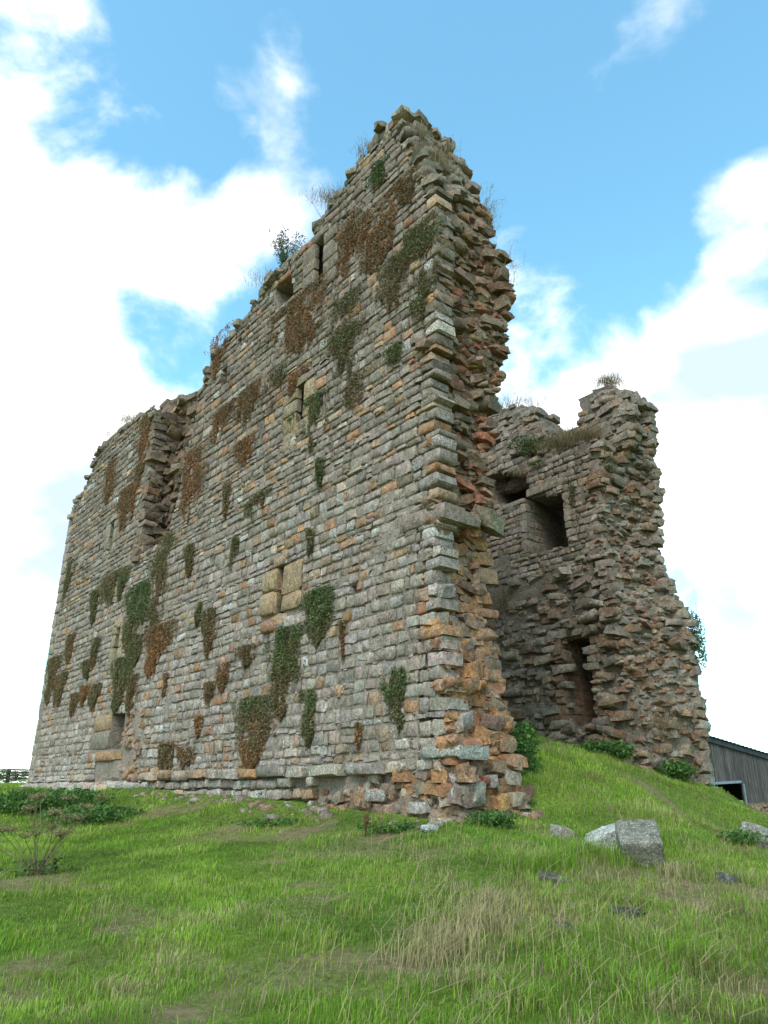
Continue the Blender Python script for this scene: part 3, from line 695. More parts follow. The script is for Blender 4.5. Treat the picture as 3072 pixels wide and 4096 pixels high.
def f_skip(t, z): return r3.random() < .10+.35*max(0, min(1, (5.2-t)/2.5))
ORG9b = ORG0+9.12*U2
lay_wall(FAR, IN, [DOOR], U1, -U2, ORG9b, courses(.2, 6.4, .18, .27, r3), far_color, r3, .2, .46, bul=False, ragged=.15, gap=.03, skirt=.2, endskirt=.5, skip=f_skip, wob=.06, pillow=.06)
for q in range(800):                      # ragged rubble of the lower storey
    tt, zz = r3.uniform(2.5, 7.5), r3.uniform(.3, 6.6)
    if inside(DOOR, tt, zz) or (tt > 5.2 and r3.random() < .6): continue
    sz = float(np.clip(r3.lognormal(-2.25, .4), .05, .2))
    put(FAR, lump(W(tt, 9.12+.12*r3.random()-.12*(tt < 4), zz), AX_FRONT, (sz*1.6, sz*1.2, sz*.65), r3, .25, .13, .2), far_color(tt, zz, r3), 'rubble_stone')
# window dressing
put(FAR, coursed(U1, UZ, -U2, 4.55, 9.22, ORG9, 1.55, .26, .05, .9, r3, .03, .88, .01), jitter_c((.22, .20, .165), r3, .03)+[.4], 'lintel_stone')
put(FAR, coursed(U1, UZ, -U2, 6.0, 9.10-.05, ORG9, 1.1, .18, .03, .9, r3, .03, .85, .01), jitter_c((.21, .19, .155), r3, .03)+[.4], 'sill_stone')
put(FAR, coursed(U1, UZ, -U2, 3.92, 4.40, ORG9b, 1.35, .26, .08, .9, r3, .04, .86, .012), jitter_c((.19, .165, .13), r3, .03)+[.3], 'lintel_stone')
for (tt, zlo, zhi, sg) in ((5.44, 7.2, 8.85, 1), (3.85, 7.05, 8.8, -1), (4.53, 1.8, 4.2, 1), (3.40, 1.8, 4.2, -1)):   # reveals
    z = zlo
    while z < zhi:
        h = r3.uniform(.2, .32)
        for k in range(4):
            put(FAR, lump(W(tt+sg*.08, 9.2+k*.45+r3.normal(0, .03), z+h/2), AX_END, (.22, .13, h*.47), r3, .16, .05, .04), (far_color(4, 7, r3) if zlo > 5 else jitter_c((.21, .135, .085), r3)+[.1]), 'jamb_stone')
        z += h
# broken end of the far wall (between inner corner and outer edge)
def far_end_t(k, z):
    a = np.interp(z, [-.5, 2, 5, 7, 9, 10, 12.5], [2.1, 2.35, 2.5, 2.75, 2.5, 2.4, 2.6]); b = np.interp(z, [-.5, 2.6, 4.4, 5.9, 6.9, 7.6, 9.6, 11.4, 12.5], [1.45, 1.3, 1.25, 1.85, 2.0, 1.75, 1.65, 1.5, 2.3])
    return a*(1-k)+b*k
zs = np.arange(-.6, 12.3, .12); K, Z = np.meshgrid(np.linspace(0, 1, 22), zs)
Sx = 9.06+K*1.9; Sx = np.where(Z > 10.2, np.maximum(Sx, 9.7), Sx)
T = far_end_t(K, Z)+.05+.13*fbm(Sx*2, Z*2, 7.7, 4)-.12*np.sin(K*3.14)*np.clip((4-Z)/3, 0, 1)
T[:, 0] += .8; T[:, -1] += .9
x, y, z = Wn(T, Sx, Z); i = (np.arange(21)[None]+22*np.arange(len(zs)-1)[:, None]).ravel()
fend = link('far_broken_end', mk_mesh('far_broken_end', np.stack([x.ravel(), y.ravel(), z.ravel()], 1), np.stack([i, i+1, i+23, i+22], 1), None, False, M_FCORE), castle)
tag(fend, 'ragged broken end of the far wall')
for q in range(1500):
    zz = r3.uniform(-.4, 12.2); k = r3.uniform(0, 1); s_ = 9.05+k*1.9
    if zz > 10.2 and s_ < 9.75: continue
    sz = float(np.clip(r3.lognormal(-2.5, .42), .04, .20))
    tt = float(far_end_t(k, zz))+.1+.1*float(fbm(s_*2, zz*2, 7.7, 2))
    c = far_color(tt, zz, r3) if r3.random() < .72 else jitter_c([(.22, .13, .08), (.24, .15, .085), (.19, .12, .08)][r3.integers(3)], r3)+[.2]
    put(FAR, lump(W(tt-sz*.2, s_, zz), AX_END, (sz*r3.uniform(1.1, 1.8), sz*1.2, sz*r3.uniform(.45, .7)), r3, .25, .13, .18), c, 'rubble_stone')
z = -.4
while z < 12.0:                          # squared courses on the outer edge and the inner corner
    h = r3.uniform(.22, .34)
    b = float(far_end_t(1, z+h/2))
    for kk in range(3):
        put(FAR, lump(W(b+.12+r3.normal(0, .07)+kk*.35, 10.85-r3.uniform(0, .12), z+h/2), AX_END, (r3.uniform(.14, .26), .2, h*.45), r3, .24, .1, .12), far_color(2, 8, r3), 'face_stone')
    if z < 9.9 and z > 4: put(FAR, lump(W(float(far_end_t(0, z+h/2))+.12+r3.normal(0, .08), 9.18, z+h/2), AX_END, (.2, r3.uniform(.2, .3), h*.47), r3, .16, .06, .1), far_color(2, 8, r3), 'face_stone')
    z += h
# masonry above the ledge: turret and the lump beside it
for q in range(520):
    tt = r3.uniform(1.6, 8.2)
    zt = float(np.interp(tt, [1.5, 1.9, 2.2, 2.9, 3.3, 3.45, 4.2, 4.75, 5.2, 5.9, 7.2, 9], [11.4, 11.75, 12.3, 12.35, 11.9, 11.3, 11.35, 11.7, 12.6, 13.15, 13.4, 13.4]))
    zz = r3.uniform(9.9, zt+.05); top = zz > zt-.25
    s_ = 9.75-.02+r3.normal(0, .03) if not top else r3.uniform(9.75, 10.9)
    sz = r3.uniform(.09, .2)
    put(FAR, lump(W(tt, s_, zz), AX_FRONT, (sz*1.5, sz*1.1, sz*.65), r3, .2, .1, .14), far_color(tt, 9, r3), 'rubble_stone')

# ------------------------------------------------------------------ turn stones into objects: the largest in view singly, the rest joined
def cam_area(V):
    c = V.mean(0); zc = c[1]*math.cos(PITCH)+c[2]*math.sin(PITCH)
    e = V.max(0)-V.min(0); x = 384+739*c[0]/zc; yc = -c[1]*math.sin(PITCH)+c[2]*math.cos(PITCH); y = 512-739*yc/zc
    ok = 0 <= x < 768 and 0 <= y < 1024
    return (np.linalg.norm(e[:2])*e[2])/(zc*zc)*ok
def emit(listing, parent, mat, limit, restname, keep_all=('jamb_stone', 'lintel_stone', 'sill_stone', 'quoin_stone')):
    sc_ = [cam_area(V)+(9 if nm in keep_all else 0) for V, F, c, nm in listing]
    order = np.argsort(sc_)[::-1]; single = set(order[:limit].tolist())
    acc = Acc()
    for i, (V, F, c, nm) in enumerate(listing):
        if i in single:
            ctr = V.mean(0); me = mk_mesh(nm, V-ctr, F, np.tile(c, (len(V), 1)), True, mat)
            me.set_sharp_from_angle(angle=math.radians(62)) if hasattr(me, 'set_sharp_from_angle') else None
            link(nm, me, parent, ctr)
        else: acc.add(V, F, c)
    if acc.n:
        me = acc.mesh(restname, mat)
        if hasattr(me, 'set_sharp_from_angle'): me.set_sharp_from_angle(angle=math.radians(62))
        o = link(restname, me, parent); o['kind'] = 'stuff'
emit(FRONT, front, M_STONE, 380, 'remaining_stones')
emit(END, bend, M_RUBBLE, 300, 'remaining_rubble')
emit(GASH, core, M_RUBBLE, 120, 'remaining_rubble')
emit(FAR, far, M_FAR, 300, 'remaining_stones')
#@@PART2@@
# ------------------------------------------------------------------ blades and leaves
def blades(P, H, Wd, az, lean, cl, curve=.5):
    """P (n,3) roots; H heights; Wd widths; az lean azimuth; lean 0..1; cl (n,3). Three triangles per blade."""
    n = len(P); dx, dy = np.cos(az), np.sin(az)
    fa = az+math.pi/2+rng.normal(0, .7, n)
    wx, wy = np.cos(fa)*Wd/2, np.sin(fa)*Wd/2
    up = H*np.sqrt(np.clip(1-lean**2*.8, .05, 1))
    V = np.empty((n, 5, 3))
    V[:, 0] = P+np.stack([-wx, -wy, -.02+0*wx], 1); V[:, 1] = P+np.stack([wx, wy, -.02+0*wx], 1)
    m = np.stack([dx*lean*H*.32*(1-curve*.5), dy*lean*H*.32*(1-curve*.5), up*.6], 1)
    V[:, 2] = P+m+np.stack([-wx, -wy, 0*wx], 1)*.75; V[:, 3] = P+m+np.stack([wx, wy, 0*wx], 1)*.75
    V[:, 4] = P+np.stack([dx*lean*H, dy*lean*H, up*(1-.25*lean*curve)], 1)
    b = 5*np.arange(n)[:, None]
    F = np.concatenate([b+np.array([[0, 1, 3]]), b+np.array([[0, 3, 2]]), b+np.array([[2, 3, 4]])])
    c4 = np.concatenate([cl, np.ones((n, 1))], 1); Cc = np.repeat(c4[:, None], 5, 1)
    return V.reshape(-1, 3), F, Cc.reshape(-1, 4)
def leaves(P, size, cl, r, nb=None, asp=.6):
    """Diamond leaves (2 triangles as one quad) of random tilt; nb = preferred normal."""
    n = len(P)
    a = r.normal(0, 1, (n, 3)); a /= np.linalg.norm(a, axis=1)[:, None]
    nn = r.normal(0, .75, (n, 3))+(np.array(nb) if nb is not None else np.array([0, 0, .6])); nn /= np.linalg.norm(nn, axis=1)[:, None]
    u = np.cross(nn, a); u /= np.linalg.norm(u, axis=1)[:, None]+1e-9; v = np.cross(nn, u)
    s = np.asarray(size)[:, None]
    V = np.stack([P-u*s, P+v*s*asp+nn*s*.15, P+u*s, P-v*s*asp+nn*s*.15], 1).reshape(-1, 3)
    F = 4*np.arange(n)[:, None]+np.array([[0, 1, 2, 3]])
    c4 = np.concatenate([cl, np.ones((n, 1))], 1)
    return V, F, np.repeat(c4, 4, 0)
def rods(A, B, ra, rb, c):
    """Thin three-sided stems from A to B."""
    A, B = np.asarray(A, float), np.asarray(B, float); n = len(A)
    d = B-A; d /= np.linalg.norm(d, axis=1)[:, None]+1e-9
    h = np.where(np.abs(d[:, 2:3]) > .9, np.array([[1., 0, 0]]), np.array([[0, 0, 1.]])); u = np.cross(d, h); u /= np.linalg.norm(u, axis=1)[:, None]; v = np.cross(d, u)
    V = np.empty((n, 6, 3))
    for k in range(3):
        w = u*math.cos(k*2.0944)+v*math.sin(k*2.0944); V[:, k] = A+w*ra; V[:, 3+k] = B+w*rb
    b = 6*np.arange(n)[:, None]
    F = np.concatenate([b+np.array([[k, (k+1) % 3, 3+(k+1) % 3, 3+k]]) for k in range(3)])
    return V.reshape(-1, 3), F, np.tile(np.r_[c, 1.], (6*n, 1))
def thing_mesh(name, acc, mat, base, label, cat, group=None, smooth=False):
    me = acc.mesh(name, mat, smooth); base = np.asarray(base, float)
    co = np.concatenate(acc.V)-base; me.vertices.foreach_set('co', co.astype(np.float32).ravel()); me.update()
    o = link(name, me, None, base); tag(o, label, cat, group); return o
GREEN = np.array([.070, .098, .030]); OLIVE = np.array([.110, .096, .040]); BROWN = np.array([.130, .082, .042]); RUSTL = np.array([.205, .090, .036]); NETT = np.array([.085, .160, .034])
def plant_col(g, r, n):
    g = np.clip(g+r.normal(0, .16, n), 0, 1)
    st = np.array([0, .33, .62, 1.]); pal = np.stack([RUSTL, BROWN, OLIVE, GREEN])
    c = np.stack([np.interp(g, st, pal[:, k]) for k in range(3)], 1)
    return c*np.clip(1+r.normal(0, .28, (n, 1)), .35, 1.9)

# ------------------------------------------------------------------ plants hanging on the long wall
PLANTS = [
    (5.54, 3.58, 1.66, 2.04, 0.90, 0.35, 'large green-and-brown hanging plant on the lower wall below the golden slit window'),
    (4.47, 2.05, 0.89, 1.14, 0.95, 0.60, 'green trailing clump hanging just right of the large hanging plant'),
    (6.76, 2.11, 1.73, 1.66, 0.70, 0.10, 'hanging plant turning rust-brown downwards, reaching the plinth below the golden slit'),
    (4.18, 4.25, 1.42, 1.25, 0.95, 0.60, 'bushy green plant just below and right of the golden slit window'),
    (3.24, 3.38, 0.30, 0.81, 0.40, 0.20, 'thin brown strand hanging over the red stones right of the golden slit'),
    (1.52, 2.19, 0.72, 1.21, 1.00, 0.60, 'dark green ivy-like clump near the broken right corner, low on the wall'),
    (2.70, 1.25, 0.28, 0.56, 0.30, 0.00, 'thin rusty strand low on the wall between ivy clump and large hanging plant'),
    (11.43, 1.25, 1.29, 0.99, 0.30, 0.50, 'brown tuft at the wall foot right of the broken doorway'),
    (10.30, 1.11, 1.25, 0.60, 0.35, 0.25, 'second brown tuft at the wall foot, right of its twin'),
    (8.39, 3.12, 0.89, 0.72, 0.35, 0.20, 'small brown tuft left of the large hanging plant, lower of two'),
    (7.37, 3.42, 0.95, 0.55, 0.40, 0.30, 'small brown tuft left of the large hanging plant, upper of two'),
    (9.45, 4.72, 0.96, 1.40, 0.60, 0.20, 'narrow brown-green plant left of the golden slit window'),
    (10.27, 5.07, 0.57, 0.69, 0.80, 0.60, 'small green tuft above the narrow brown-green plant'),
    (9.22, 2.71, 0.62, 0.62, 0.30, 0.20, 'small brown tuft midway between doorway and large hanging plant'),
    (9.65, 1.88, 0.60, 0.57, 0.10, 0.00, 'small rust tuft above the plinth, left of the rust-tailed hanging plant'),
    (12.05, 3.26, 0.70, 0.73, 0.40, 0.20, 'small brown tuft right of the doorway, above its lintel'),
    (14.93, 6.56, 2.47, 2.83, 0.85, 0.50, 'broad mossy green hanging plant right of the lower left slit window'),
    (13.44, 7.92, 1.53, 3.28, 0.50, 0.40, 'long brown-green plant hanging straight below the gash'),
    (12.89, 4.87, 2.14, 1.70, 0.25, 0.00, 'rust-red plant tail below the long plant under the gash'),
    (15.94, 4.20, 1.96, 1.75, 0.75, 0.50, 'green hanging plant directly above the broken doorway'),
    (14.63, 3.51, 1.25, 1.30, 0.45, 0.25, 'brown hanging plant above the right side of the broken doorway'),
    (17.94, 3.55, 1.43, 0.96, 0.50, 0.35, 'brown-green tuft left of and above the broken doorway'),
    (19.05, 3.59, 1.12, 0.69, 0.15, 0.10, 'small rust tuft left of the broken doorway, beside a greener one'),
    (22.14, 4.42, 1.87, 1.51, 0.55, 0.30, 'brown-green plant low near the left quoins'),
    (20.22, 3.43, 1.08, 0.83, 0.35, 0.20, 'small brown tuft low on the left part of the wall'),
    (24.35, 5.21, 1.76, 1.87, 0.50, 0.35, 'brown-green strand close to the left corner, low down'),
    (21.75, 5.92, 1.20, 1.35, 0.40, 0.20, 'narrow brown strand near the left corner at mid height'),
    (18.66, 5.29, 0.92, 1.17, 0.50, 0.30, 'narrow brown strand left of the lower left slit window'),
    (18.98, 4.56, 2.06, 0.68, 0.60, 0.50, 'wide low green tuft left of the mossy plant'),
    (19.42, 7.27, 1.03, 1.31, 0.70, 0.60, 'green strand with a white stone beside it on the left part'),
    (16.67, 7.50, 0.98, 1.14, 0.70, 0.50, 'small dark green tuft above the mossy hanging plant'),
    (17.85, 7.66, 2.10, 1.18, 0.50, 0.50, 'brown-green tuft left of the dark green one, below upper left slit'),
    (11.52, 10.48, 1.70, 2.38, 0.25, 0.00, 'rust-red hanging plant right beside the gash'),
    (9.08, 8.51, 0.70, 1.04, 0.35, 0.20, 'narrow brown plant right of the rust-red one by the gash'),
    (8.14, 9.58, 1.28, 0.92, 0.20, 0.05, 'rust-orange tuft in the middle of the upper wall'),
    (8.32, 6.54, 0.51, 1.03, 0.75, 0.50, 'narrow green strand on the middle of the wall'),
    (11.17, 7.06, 0.80, 1.02, 0.50, 0.20, 'brown strand below and right of the gash'),
    (7.09, 7.54, 1.42, 0.69, 0.60, 0.30, 'wide green-brown tuft at mid height above the golden slit'),
    (4.57, 5.79, 0.43, 0.64, 0.80, 0.60, 'small green strand above and right of the golden slit'),
    (4.27, 7.50, 0.35, 0.74, 0.80, 0.70, 'small green strand below the middle slit window'),
    (3.42, 11.81, 1.48, 2.66, 0.55, 0.45, 'tall brown-green curtain of growth right of the middle slit window'),
    (2.95, 9.29, 0.94, 0.88, 0.55, 0.40, 'brown-green lobe at the foot of the tall curtain'),
    (4.56, 9.44, 1.19, 1.44, 0.90, 0.50, 'green tail hanging beside the right jamb of the middle slit'),
    (5.73, 9.22, 0.53, 0.69, 0.80, 0.60, 'green tuft on the left jamb of the middle slit'),
    (5.47, 13.09, 2.86, 1.84, 0.20, 0.15, 'broad rust-brown growth below the top slit window'),
    (6.63, 11.14, 0.94, 1.14, 0.60, 0.40, 'green-brown tuft left of the middle slit window'),
    (5.69, 10.57, 1.13, 0.59, 0.10, 0.00, 'rust tuft over the lintel of the middle slit'),
    (7.92, 11.28, 1.21, 1.25, 0.25, 0.15, 'reddish brown tuft near the left upper edge of the wall'),
    (3.41, 14.25, 0.90, 1.76, 0.30, 0.05, 'rust growth right of the top slit window'),
    (2.10, 13.88, 1.81, 1.92, 0.20, 0.10, 'broad rust-orange growth below the peak'),
    (0.99, 13.89, 1.07, 0.84, 0.30, 0.20, 'rust-brown growth just under the ledge near the peak'),
    (1.53, 11.74, 1.12, 1.55, 0.55, 0.30, 'brown-green growth in the upper wall centre right'),
    (0.60, 12.13, 1.27, 1.84, 0.55, 0.45, 'dense brown-green growth beside the upper right corner'),
    (0.62, 10.13, 0.65, 0.82, 0.75, 0.40, 'green tuft near the right corner high on the wall'),
    (1.44, 9.32, 0.69, 0.63, 0.85, 0.60, 'low green tuft right of the tall curtain'),
    (2.19, 15.10, 0.83, 0.81, 1.00, 0.90, 'dark green fern tuft just below the peak'),
    (17.46, 11.02, 1.53, 1.82, 0.30, 0.15, 'rust-brown growth above the upper left slit window'),
    (16.61, 11.63, 1.27, 2.04, 0.25, 0.10, 'rust growth between upper left slit and gash'),
    (16.25, 13.80, 1.57, 2.53, 0.20, 0.15, 'rust growth at the head of the left block'),
    (10.48, 14.36, 1.30, 1.61, 0.15, 0.10, 'dark red growth on the stepped left edge of the high wall'),
    (10.02, 11.28, 1.21, 1.04, 0.20, 0.10, 'reddish tuft below the stepped left edge'),
    (8.74, 11.29, 1.35, 0.92, 0.30, 0.20, 'brown tuft left of the middle slit, near the edge'),
    (23.34, 9.40, 1.08, 1.83, 0.60, 0.50, 'green strand on the left quoins'),
    (19.75, 12.92, 1.47, 1.77, 0.25, 0.20, 'brown growth high on the left block'),
]
def hanging(t, zt, w, h, g0, g1, label, r):
    """Leaves of a trailing plant: ragged mat, densest along a few wandering strands, thinning to single stems at its rim."""
    t = min(t, 24.40-w/2); seed = r.uniform(0, 50); thin = zt > 7.5
    w *= 1.5 if thin else 1.12; h *= 1.15 if thin else 1.05
    n = int((1500 if thin else 3900)*w*h)+140
    x = np.clip(r.normal(0, .46, n), -1.15, 1.15); v = r.random(n)**.92
    env = 1-.55*v**1.6                                                     # narrows downwards
    P0 = t+x*env*w/2*(1+.0*v)+.10*w*vnoise(v*3+seed, seed)*1.0; Z0 = zt-v*h*(1-.18*np.abs(x))
    str_ = fbm(P0*7.5+seed, Z0*1.5, seed, 2)                               # strands run down the wall
    pat = fbm(P0*2.2+seed, Z0*2.0, seed+3, 2)
    rim = np.clip((1.10-np.abs(x))*1.1, 0, 1)*np.clip((1.06-v)*1.6, 0, 1)
    keep = (str_*.65+pat*.95+rim*1.0+r.normal(0, .28, n)) > (.58 if thin else .36)
    P0, Z0, v, x, rim, str_, pat = (a[keep] for a in (P0, Z0, v, x, rim, str_, pat)); n = len(P0)
    bul = .018+np.abs(r.normal(0, .02, n))+(.030 if thin else .075)*rim*np.clip(.5+.6*pat+.4*str_, .1, 1)*min(1, w/.45)
    x_, y_, z_ = Wn(P0, -bul-(bulge(P0, Z0)), Z0); P = np.stack([x_, y_, z_], 1)
    G = g0+(g1-g0)*np.clip(v*1.1, 0, 1)+.22*pat; acc = Acc()
    acc.add(*leaves(P, r.uniform(.014, .034, n), plant_col(G, r, n)*(1.75-.3*np.clip(G, 0, 1))[:, None], r, -U2*.9+UZ*.6, .75))
    m = min(n//9, 220)                                                     # trailing stems
    i = r.integers(0, n, m); A = P[i]; B = A+np.stack([r.normal(0, .03, m), r.normal(0, .02, m), -r.uniform(.05, .24, m)], 1)
    acc.add(*rods(A, B, .003, .002, BROWN*1.2))
    thing_mesh('trailing_plant', acc, M_LEAF, W(t, 0, zt), label, 'plant', 'plants hanging on the long wall')
r4 = np.random.default_rng(41)
for p in PLANTS: hanging(*p, r4)

# ------------------------------------------------------------------ dry grass, shrubs and ferns growing on the wall heads
STRAW = np.array([.30, .225, .125]); HAY = np.array([.21, .145, .075])
def tuft(name, base, n, spread, h, label, r, colr=(STRAW, HAY), lean=.6, az=None, mat=None, cat='grass tuft', group='dry grass tufts on the ruin', stalks=0, width=.009, drop=False):
    base = np.asarray(base, float); acc = Acc()
    P = base+r.normal(0, 1, (n, 3))*np.array(spread)
    k = r.random((n, 1)); c = (colr[0]*k+colr[1]*(1-k))*np.clip(1+r.normal(0, .22, (n, 1)), .4, 1.8)
    a = r.uniform(0, 6.283, n) if az is None else az+r.normal(0, .7, n)
    V, F, cc = blades(P, h*r.uniform(.4, 1.1, n), width*r.uniform(.7, 1.4, n), a, np.clip(r.normal(lean, .25, n), 0, 1), c)
    if drop:                                                             # hangs over an edge
        V = V.reshape(-1, 5, 3); V[:, 4, 2] -= h*.9; V[:, 2:4, 2] -= h*.25; V = V.reshape(-1, 3)
    acc.add(V, F, cc)
    if stalks:
        A = base+r.normal(0, 1, (stalks, 3))*np.array(spread); B = A+np.stack([r.normal(.12, .14, stalks), r.normal(0, .12, stalks), r.uniform(.5, 1.0, stalks)*h*2.2], 1)
        M_ = (A+B)/2+np.array([0, 0, .06])
        acc.add(*rods(A, M_, .004, .003, STRAW)); acc.add(*rods(M_, B, .003, .002, STRAW))
        Q = np.concatenate([B+r.normal(0, .02, B.shape)-np.array([0, 0, .05*q]) for q in range(4)])
        acc.add(*leaves(Q, r.uniform(.008, .016, len(Q)), np.tile(STRAW*.9, (len(Q), 1)), r))
    return thing_mesh(name, acc, mat or M_DRY, base, label, cat, group)
r5 = np.random.default_rng(53)
tuft('dry_grass_tuft', W(.62, .55, 13.95), 700, (.20, .22, .10), .62, 'tall straw-coloured grass on the ledge right of the peak', r5, stalks=26)
tuft('dry_grass_tuft', W(1.0, .35, 15.15), 420, (.12, .18, .14), .42, 'shorter straw tuft just below the peak, left of the tall one', r5)
tuft('dry_grass_tuft', W(.12, 1.8, 13.0), 300, (.12, .10, .35), .24, 'wispy dry grass on the right-hand edge below the peak', r5, stalks=16, az=0)
tuft('dry_grass_tuft', W(-.2, 2.1, 11.4), 90, (.12, .1, .3), .2, 'thin stalks sprouting from the upper right edge of the wall', r5, stalks=14, az=0)
tuft('dry_grass_tuft', W(4.05, .12, 15.45), 900, (.38, .14, .10), .22, 'russet dry grass along the sloping head left of the peak', r5, colr=(np.array([.24, .12, .05]), HAY))
tuft('dry_grass_tuft', W(2.75, .1, 16.0), 260, (.16, .15, .08), .22, 'small russet tuft close under the peak on the left slope', r5, colr=(np.array([.22, .12, .06]), HAY))
tuft('dry_grass_tuft', W(7.4, .1, 14.62), 420, (.4, .2, .06), .24, 'pale dry grass on the wall head below the thistle', r5, stalks=8)
tuft('dry_grass_tuft', W(18.6, .3, 14.4), 800, (.42, .2, .10), .30, 'dry russet grass on top of the left block', r5, colr=(np.array([.22, .15, .07]), HAY), stalks=6)
tuft('dry_grass_tuft', W(20.4, .1, 14.4), 420, (.5, .2, .1), .22, 'low dry grass on the left block, at its outer shoulder', r5)
tuft('dry_grass_tuft', W(3.0, 9.2, 10.5), 1400, (.45, .22, .10), .30, 'long dry grass spilling over the far wall ledge beside the turret', r5, stalks=14, az=-1.2, lean=.8)
tuft('dry_grass_tuft', W(4.0, 9.2, 10.6), 1400, (.45, .22, .12), .28, 'dry grass mound on the far wall ledge left of the turret', r5, stalks=8, az=-1.4, lean=.8, colr=(HAY, np.array([.16, .13, .05])))
tuft('dry_grass_tuft', W(2.4, 10.0, 12.5), 900, (.26, .2, .06), .28, 'dry grass cap on the turret of the far wall', r5, stalks=16)
tuft('dry_grass_tuft', W(6.2, 10.0, 13.3), 800, (.7, .35, .08), .28, 'reddish dry grass on the hump of the far wall', r5, colr=(np.array([.24, .14, .08]), HAY), stalks=18)
tuft('dry_grass_tuft', W(5.3, 9.05, 10.05), 240, (.3, .08, .08), .45, 'pale roots and grass hanging over the far window niche', r5, az=-2.2, lean=.5, drop=True)
tuft('dry_grass_tuft', W(6.5, 8.95, 5.7), 420, (.35, .1, .22), .40, 'ochre grass clump on the inner ledge of the far wall', r5, colr=(np.array([.20, .14, .06]), OLIVE), stalks=6)
tuft('dry_grass_tuft', W(1.9, 9.6, 1.5), 320, (.3, .3, .2), .42, 'brown dead grass on the foot of the far wall end', r5, colr=(HAY, BROWN))
def bush(name, base, n, rad, size, g, label, r, cat='plant', group=None, hang=False, stems=10):
    base = np.asarray(base, float); acc = Acc()
    d = r.normal(0, 1, (n, 3)); d /= np.linalg.norm(d, axis=1)[:, None]; d *= r.random((n, 1))**(1/2.2)
    P = base+d*np.array(rad)+np.array([0, 0, rad[2]*.8 if not hang else -.2*rad[2]])
    P += .18*np.array(rad)*np.stack([fbm(P[:, 0]*4, P[:, 1]*4, P[:, 2]*4+q*7, 2) for q in range(3)], 1)
    acc.add(*leaves(P, r.uniform(.6, 1.3, n)*size, (plant_col(np.full(n, g), r, n)*1.45 if name != 'nettle_patch' else NETT*np.clip(1+r.normal(0, .3, (n, 1)), .4, 2)*1.05), r))
    A = np.tile(base, (stems, 1))+r.normal(0, .3, (stems, 3))*np.array([rad[0], rad[1], 0]); B = A+np.stack([r.normal(0, rad[0]*.4, stems), r.normal(0, rad[1]*.4, stems), r.uniform(.8, 1.7, stems)*rad[2]], 1)
    acc.add(*rods(A, B, .006, .003, OLIVE*.7))
    return thing_mesh(name, acc, M_LEAF, base, label, cat, group)
bush('leafy_weed', W(5.3, 9.4, 10.75), 1500, (.8, .35, .45), .04, 1.0, 'dark green weeds growing in the hollow of the far wall top', r5)
bush('moss_cushion', W(2.2, 9.2, 9.3), 600, (.22, .18, .35), .025, .7, 'dark mossy clump on the inner edge of the far wall end', r5, hang=True)
bush('moss_cushion', W(3.5, 8.95, 8.7), 420, (.16, .08, .40), .022, .65, 'mossy strand hanging right of the far window niche', r5, hang=True)
bush('ivy_bush', W(1.2, 10.95, 4.2), 1300, (.22, .25, .85), .035, 1.0, 'green growth on the outer right edge of the far wall', r5, hang=True)
def fern(base, label, r):
    acc = Acc(); base = np.asarray(base, float)
    for k in range(9):
        az = r.uniform(0, 6.28); ln = r.uniform(.3, .5); u = np.array([math.cos(az), math.sin(az), 0])
        s_ = np.linspace(.05, 1, 16); sp = base+u*(s_*ln)[:, None]+np.outer(.5*ln*(s_-1.1*s_**2), UZ)
        acc.add(*rods(sp[:-1], sp[1:], .004, .003, GREEN))
        side = np.cross(u, UZ)
        for sg in (-1, 1):
            tip = sp+side*sg*(.11*np.sin(s_*2.9+.15))[:, None]+u*.02
            A = np.stack([sp, sp+u*.02, tip, tip-u*.005], 1).reshape(-1, 3)
            acc.add(A, 4*np.arange(len(sp))[:, None]+np.array([[0, 1, 2, 3]]), np.r_[np.array([.06, .16, .03])*r.uniform(.8, 1.2), 1])
    thing_mesh('fern', acc, M_LEAF, base, label, 'fern')
fern(W(4.75, 8.95, 10.1), 'bright green fern under the weeds on the far wall', r5)
def thistle():
    base = W(6.75, .12, 14.62); acc = Acc(); r = r5
    for k in range(34):
        top = base+np.array([r.normal(0, .26), r.normal(0, .16), r.uniform(.6, 1.55)]); mid = (base+top)/2+np.array([r.normal(0, .05), 0, 0])
        acc.add(*rods([base+r.normal(0, .05, 3)*[1, 1, 0], mid], [mid, top], .008, .005, GREEN*1.2))
        n = 34; v = r.random(n)[:, None]; Q = base*(1-v)+top*v+r.normal(0, .055, (n, 3))
        acc.add(*leaves(Q, r.uniform(.03, .07, n), plant_col(np.full(n, .9), r, n)*1.2, r, None, .28))
        H = top+r.normal(0, .03, (9, 3)); acc.add(*leaves(H, np.full(9, .028), np.tile(np.array([[.16, .07, .20]]), (9, 1)), r))
    thing_mesh('thistle_plant', acc, M_LEAF, base, 'tall green thistle with purple heads on the stepped wall head', 'thistle')
thistle()
def twigs(base, n, h, label, name='dead_twig_bush'):
    acc = Acc(); r = r5; base = np.asarray(base, float)
    for k in range(n):
        a = base+r.normal(0, .12, 3)*[1, 1, .2]; d = np.array([r.normal(-.1, .35), r.normal(0, .3), 1.]); p = a
        for q in range(5):
            nx = p+d*h/5*r.uniform(.7, 1.2); acc.add(*rods([p], [nx], .006-.0009*q, .005-.0009*q, np.array([.10, .07, .05])))
            if q > 1:
                s_ = nx+np.array([r.normal(0, .12), r.normal(0, .1), r.uniform(.03, .14)]); acc.add(*rods([nx], [s_], .003, .002, np.array([.11, .08, .055])))
            p = nx; d = d+r.normal(0, .22, 3)
    thing_mesh(name, acc, M_DRY, base, label, 'dead plant')
twigs(W(4.7, .3, 15.0), 10, .95, 'bare dead twigs standing on the slope left of the peak')
twigs(W(17.6, .6, 14.1), 6, .6, 'small bare twigs on top of the left block')

